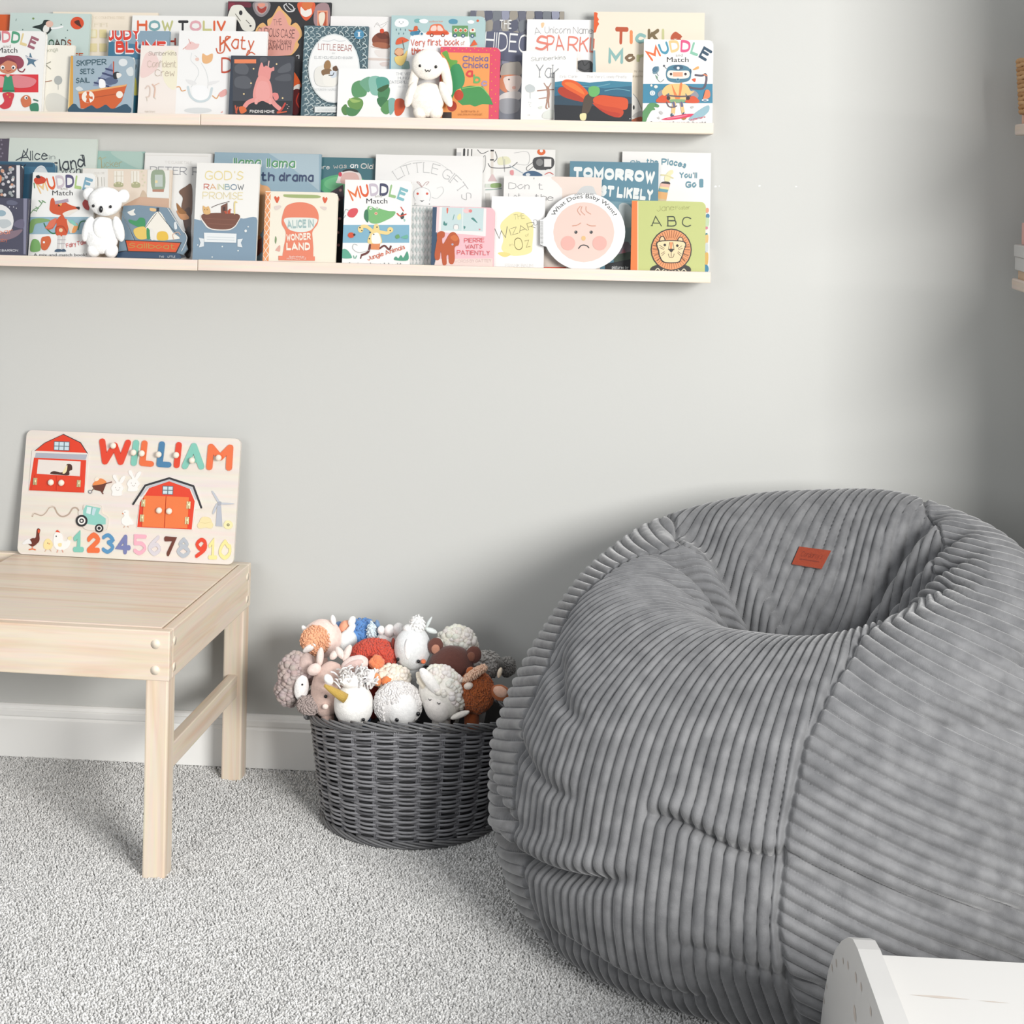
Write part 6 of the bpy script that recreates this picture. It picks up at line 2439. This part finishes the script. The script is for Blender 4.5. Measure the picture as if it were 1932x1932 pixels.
    shape('horn', t, [(L(884, 1294, 0.034), (9 * k, 0.009, 6.5 * k), 'f6e6d8', 'smooth', rotm(0, -15, 0))])
    shape('forelock', t, [(L(897, 1270, 0.022), (24 * k, 0.012, 6 * k), 'ecc4a8', 'shaggy', rotm(0, -32, 0), {'amount': 0.6}), (L(888, 1268, 0.0), (9 * k, 0.01, 10 * k), 'b8622e', 'smooth')])


MAT['glitter'] = painted('gold_glitter', 0.3, 1.0, 900)
MAT['glitter'].node_tree.nodes['Principled BSDF'].inputs['Metallic'].default_value = 0.15
basket_toys()


# ------------------------------------------------------------------ the two toys that stand on the ledges
def ledge_rabbit():
    Y = YL + 0.026
    t, L, k = toy('white plush rabbit with long hanging ears standing on the upper ledge', 807, 150, Y, None, 'soft_toy')
    shape('body', t, [(L(807, 188), (32 * k, 0.019, 33 * k), 'f6efe4'), (L(793, 211, 0.002), (14 * k, 0.014, 15 * k), 'f6efe4'), (L(822, 211, 0.002), (14 * k, 0.014, 15 * k), 'f6efe4')])
    shape('head', t, [(L(808, 122, 0.004), (31 * k, 0.020, 29 * k), 'f8f2e8')])
    for x, ry in ((782, 12), (843, -12)):
        shape('ear', t, [(L(x, 145, -0.001), (9 * k, 0.008, 37 * k), 'f4ece0', 'smooth', rotm(0, ry, 0))])
    for x, ry in ((773, 18), (839, -24)):
        shape('arm', t, [(L(x + 2, 178, 0.006), (9 * k, 0.009, 26 * k), 'f6efe4', 'smooth', rotm(0, ry, 0))])
    bead(t, L, ((792.5, 124, 0.0225), (822.5, 126, 0.0225)), 0.0032)
    b = MB()
    b.tube(spline([L(802, 131, 0.0245), L(805, 135, 0.0245), L(807.5, 132, 0.0245), L(810, 135, 0.0245), L(813, 131, 0.0245)], 4), 0.0008, 6)
    b.obj('mouth', MAT['bead'], t)


def ledge_koala():
    Y = YL + 0.0295
    t, L, k = toy('white fluffy plush koala standing on the lower ledge', 194, 420, Y, None, 'soft_toy')
    shape('body', t, [(L(193, 444), (33 * k, 0.020, 36 * k), 'fdfdfb'), (L(177, 472, 0.002), (13 * k, 0.014, 14 * k), 'fdfdfb'), (L(210, 473, 0.002), (13 * k, 0.014, 14 * k), 'fdfdfb')])
    shape('belly', t, [(L(192, 430, 0.0185), (16 * k, 0.005, 20 * k), 'fafaf8')])
    shape('head', t, [(L(199, 380, 0.004), (33 * k, 0.021, 28 * k), 'fdfdfb')])
    for x, y in ((168, 366), (233, 370)):
        shape('ear', t, [(L(x, y, -0.002), (12 * k, 0.009, 13 * k), 'f6f6f4')])
    for x, ry in ((166, 16), (224, -16)):
        shape('arm', t, [(L(x, 432, 0.007), (10 * k, 0.010, 25 * k), 'fafaf8', 'smooth', rotm(0, ry, 0))])
    bead(t, L, ((176, 388.5, 0.0225), (208.5, 390, 0.0255)), 0.0033)
    b = MB()
    b.ico(L(190.5, 395, 0.0265), (0.0042, 0.004, 0.0080), 3)
    b.obj('nose', MAT['bead'], t)


ledge_rabbit()
ledge_koala()


# ------------------------------------------------------------------ what stands on the side-wall ledges
def side_wall_things():
    z0 = 1.4915 + LB + 0.0003
    t = thing('storage_basket', 'woven seagrass basket on the side-wall ledge at the top right edge', 'basket', (0.853, 3.700, z0 + 0.0355))
    b = MB()
    for i in range(13):
        z = 0.0056 + i * 0.0090
        k = 0.046 + 0.0006 * i
        pts = []
        for q in range(120):
            a = 2 * PI * q / 120
            sx, sy = math.cos(a), math.sin(a)
            e = 0.42
            pts.append(((abs(sx) ** e) * math.copysign(1, sx) * k, (abs(sy) ** e) * math.copysign(1, sy) * (k + 0.035), z + 0.0018 * math.sin(q * 2.1 + i * 2.4)))
        b.tube(pts, 0.0054, 6, closed=True, col=hexc(('c79a6a', 'b98a5a', 'd0a678')[i % 3]))
    b.obj('woven_wall', MAT['plush_straw'], t)
    b = MB()
    b.box((-0.040, -0.070, 0.0), (0.040, 0.070, 0.005))
    b.obj('base', MAT['straw'], t)
    tag(MBox('book', (0.817, 3.60, z0), (0.912, 3.785, z0 + 0.035), 'e9b79c'), 'peach book lying flat under the woven basket at the top right edge', 'book')
    z1 = LZ + 0.001 + LB + 0.0003
    tag(MBox('book', (0.8165, 3.60, z1), (0.912, 3.79, z1 + 0.032), 'd9bb9c'), 'tan book lying flat under the white box on the side-wall ledge', 'book')
    t = thing('storage_box', 'white lidded box on the lower side-wall ledge at the right edge', 'box', (0.860, 3.715, z1 + 0.0325))
    b = MB()
    b.box((-0.051, -0.075, 0), (0.050, 0.075, 0.029))
    b.obj('box_body', MAT['white_paint'], t, bevel=0.002)
    b = MB()
    b.box((-0.053, -0.077, 0.0292), (0.052, 0.077, 0.0555))
    b.obj('lid', MAT['white_paint'], t, bevel=0.002)
    tag(MBox('gift_box', (0.8215, 3.66, z1 + 0.0885), (0.905, 3.785, z1 + 0.136), 'e8b3a8'), 'small pink box on top of the white lidded box at the right edge', 'box')


def MBox(name, lo, hi, col):
    c = [(a + b_) / 2 for a, b_ in zip(lo, hi)]
    c[2] = lo[2]
    b = MB()
    b.box([a - q for a, q in zip(lo, c)], [a - q for a, q in zip(hi, c)], hexc(col))
    o = b.obj(name, MAT['print'], None, bevel=0.0015)
    o.location = c
    return o


MAT['straw'] = plain('seagrass', (0.50, 0.34, 0.20, 1), 0.8, 0.6, 300)
MAT['plush_straw'] = painted('seagrass_coils', 0.8, 0.6, 300)
side_wall_things()
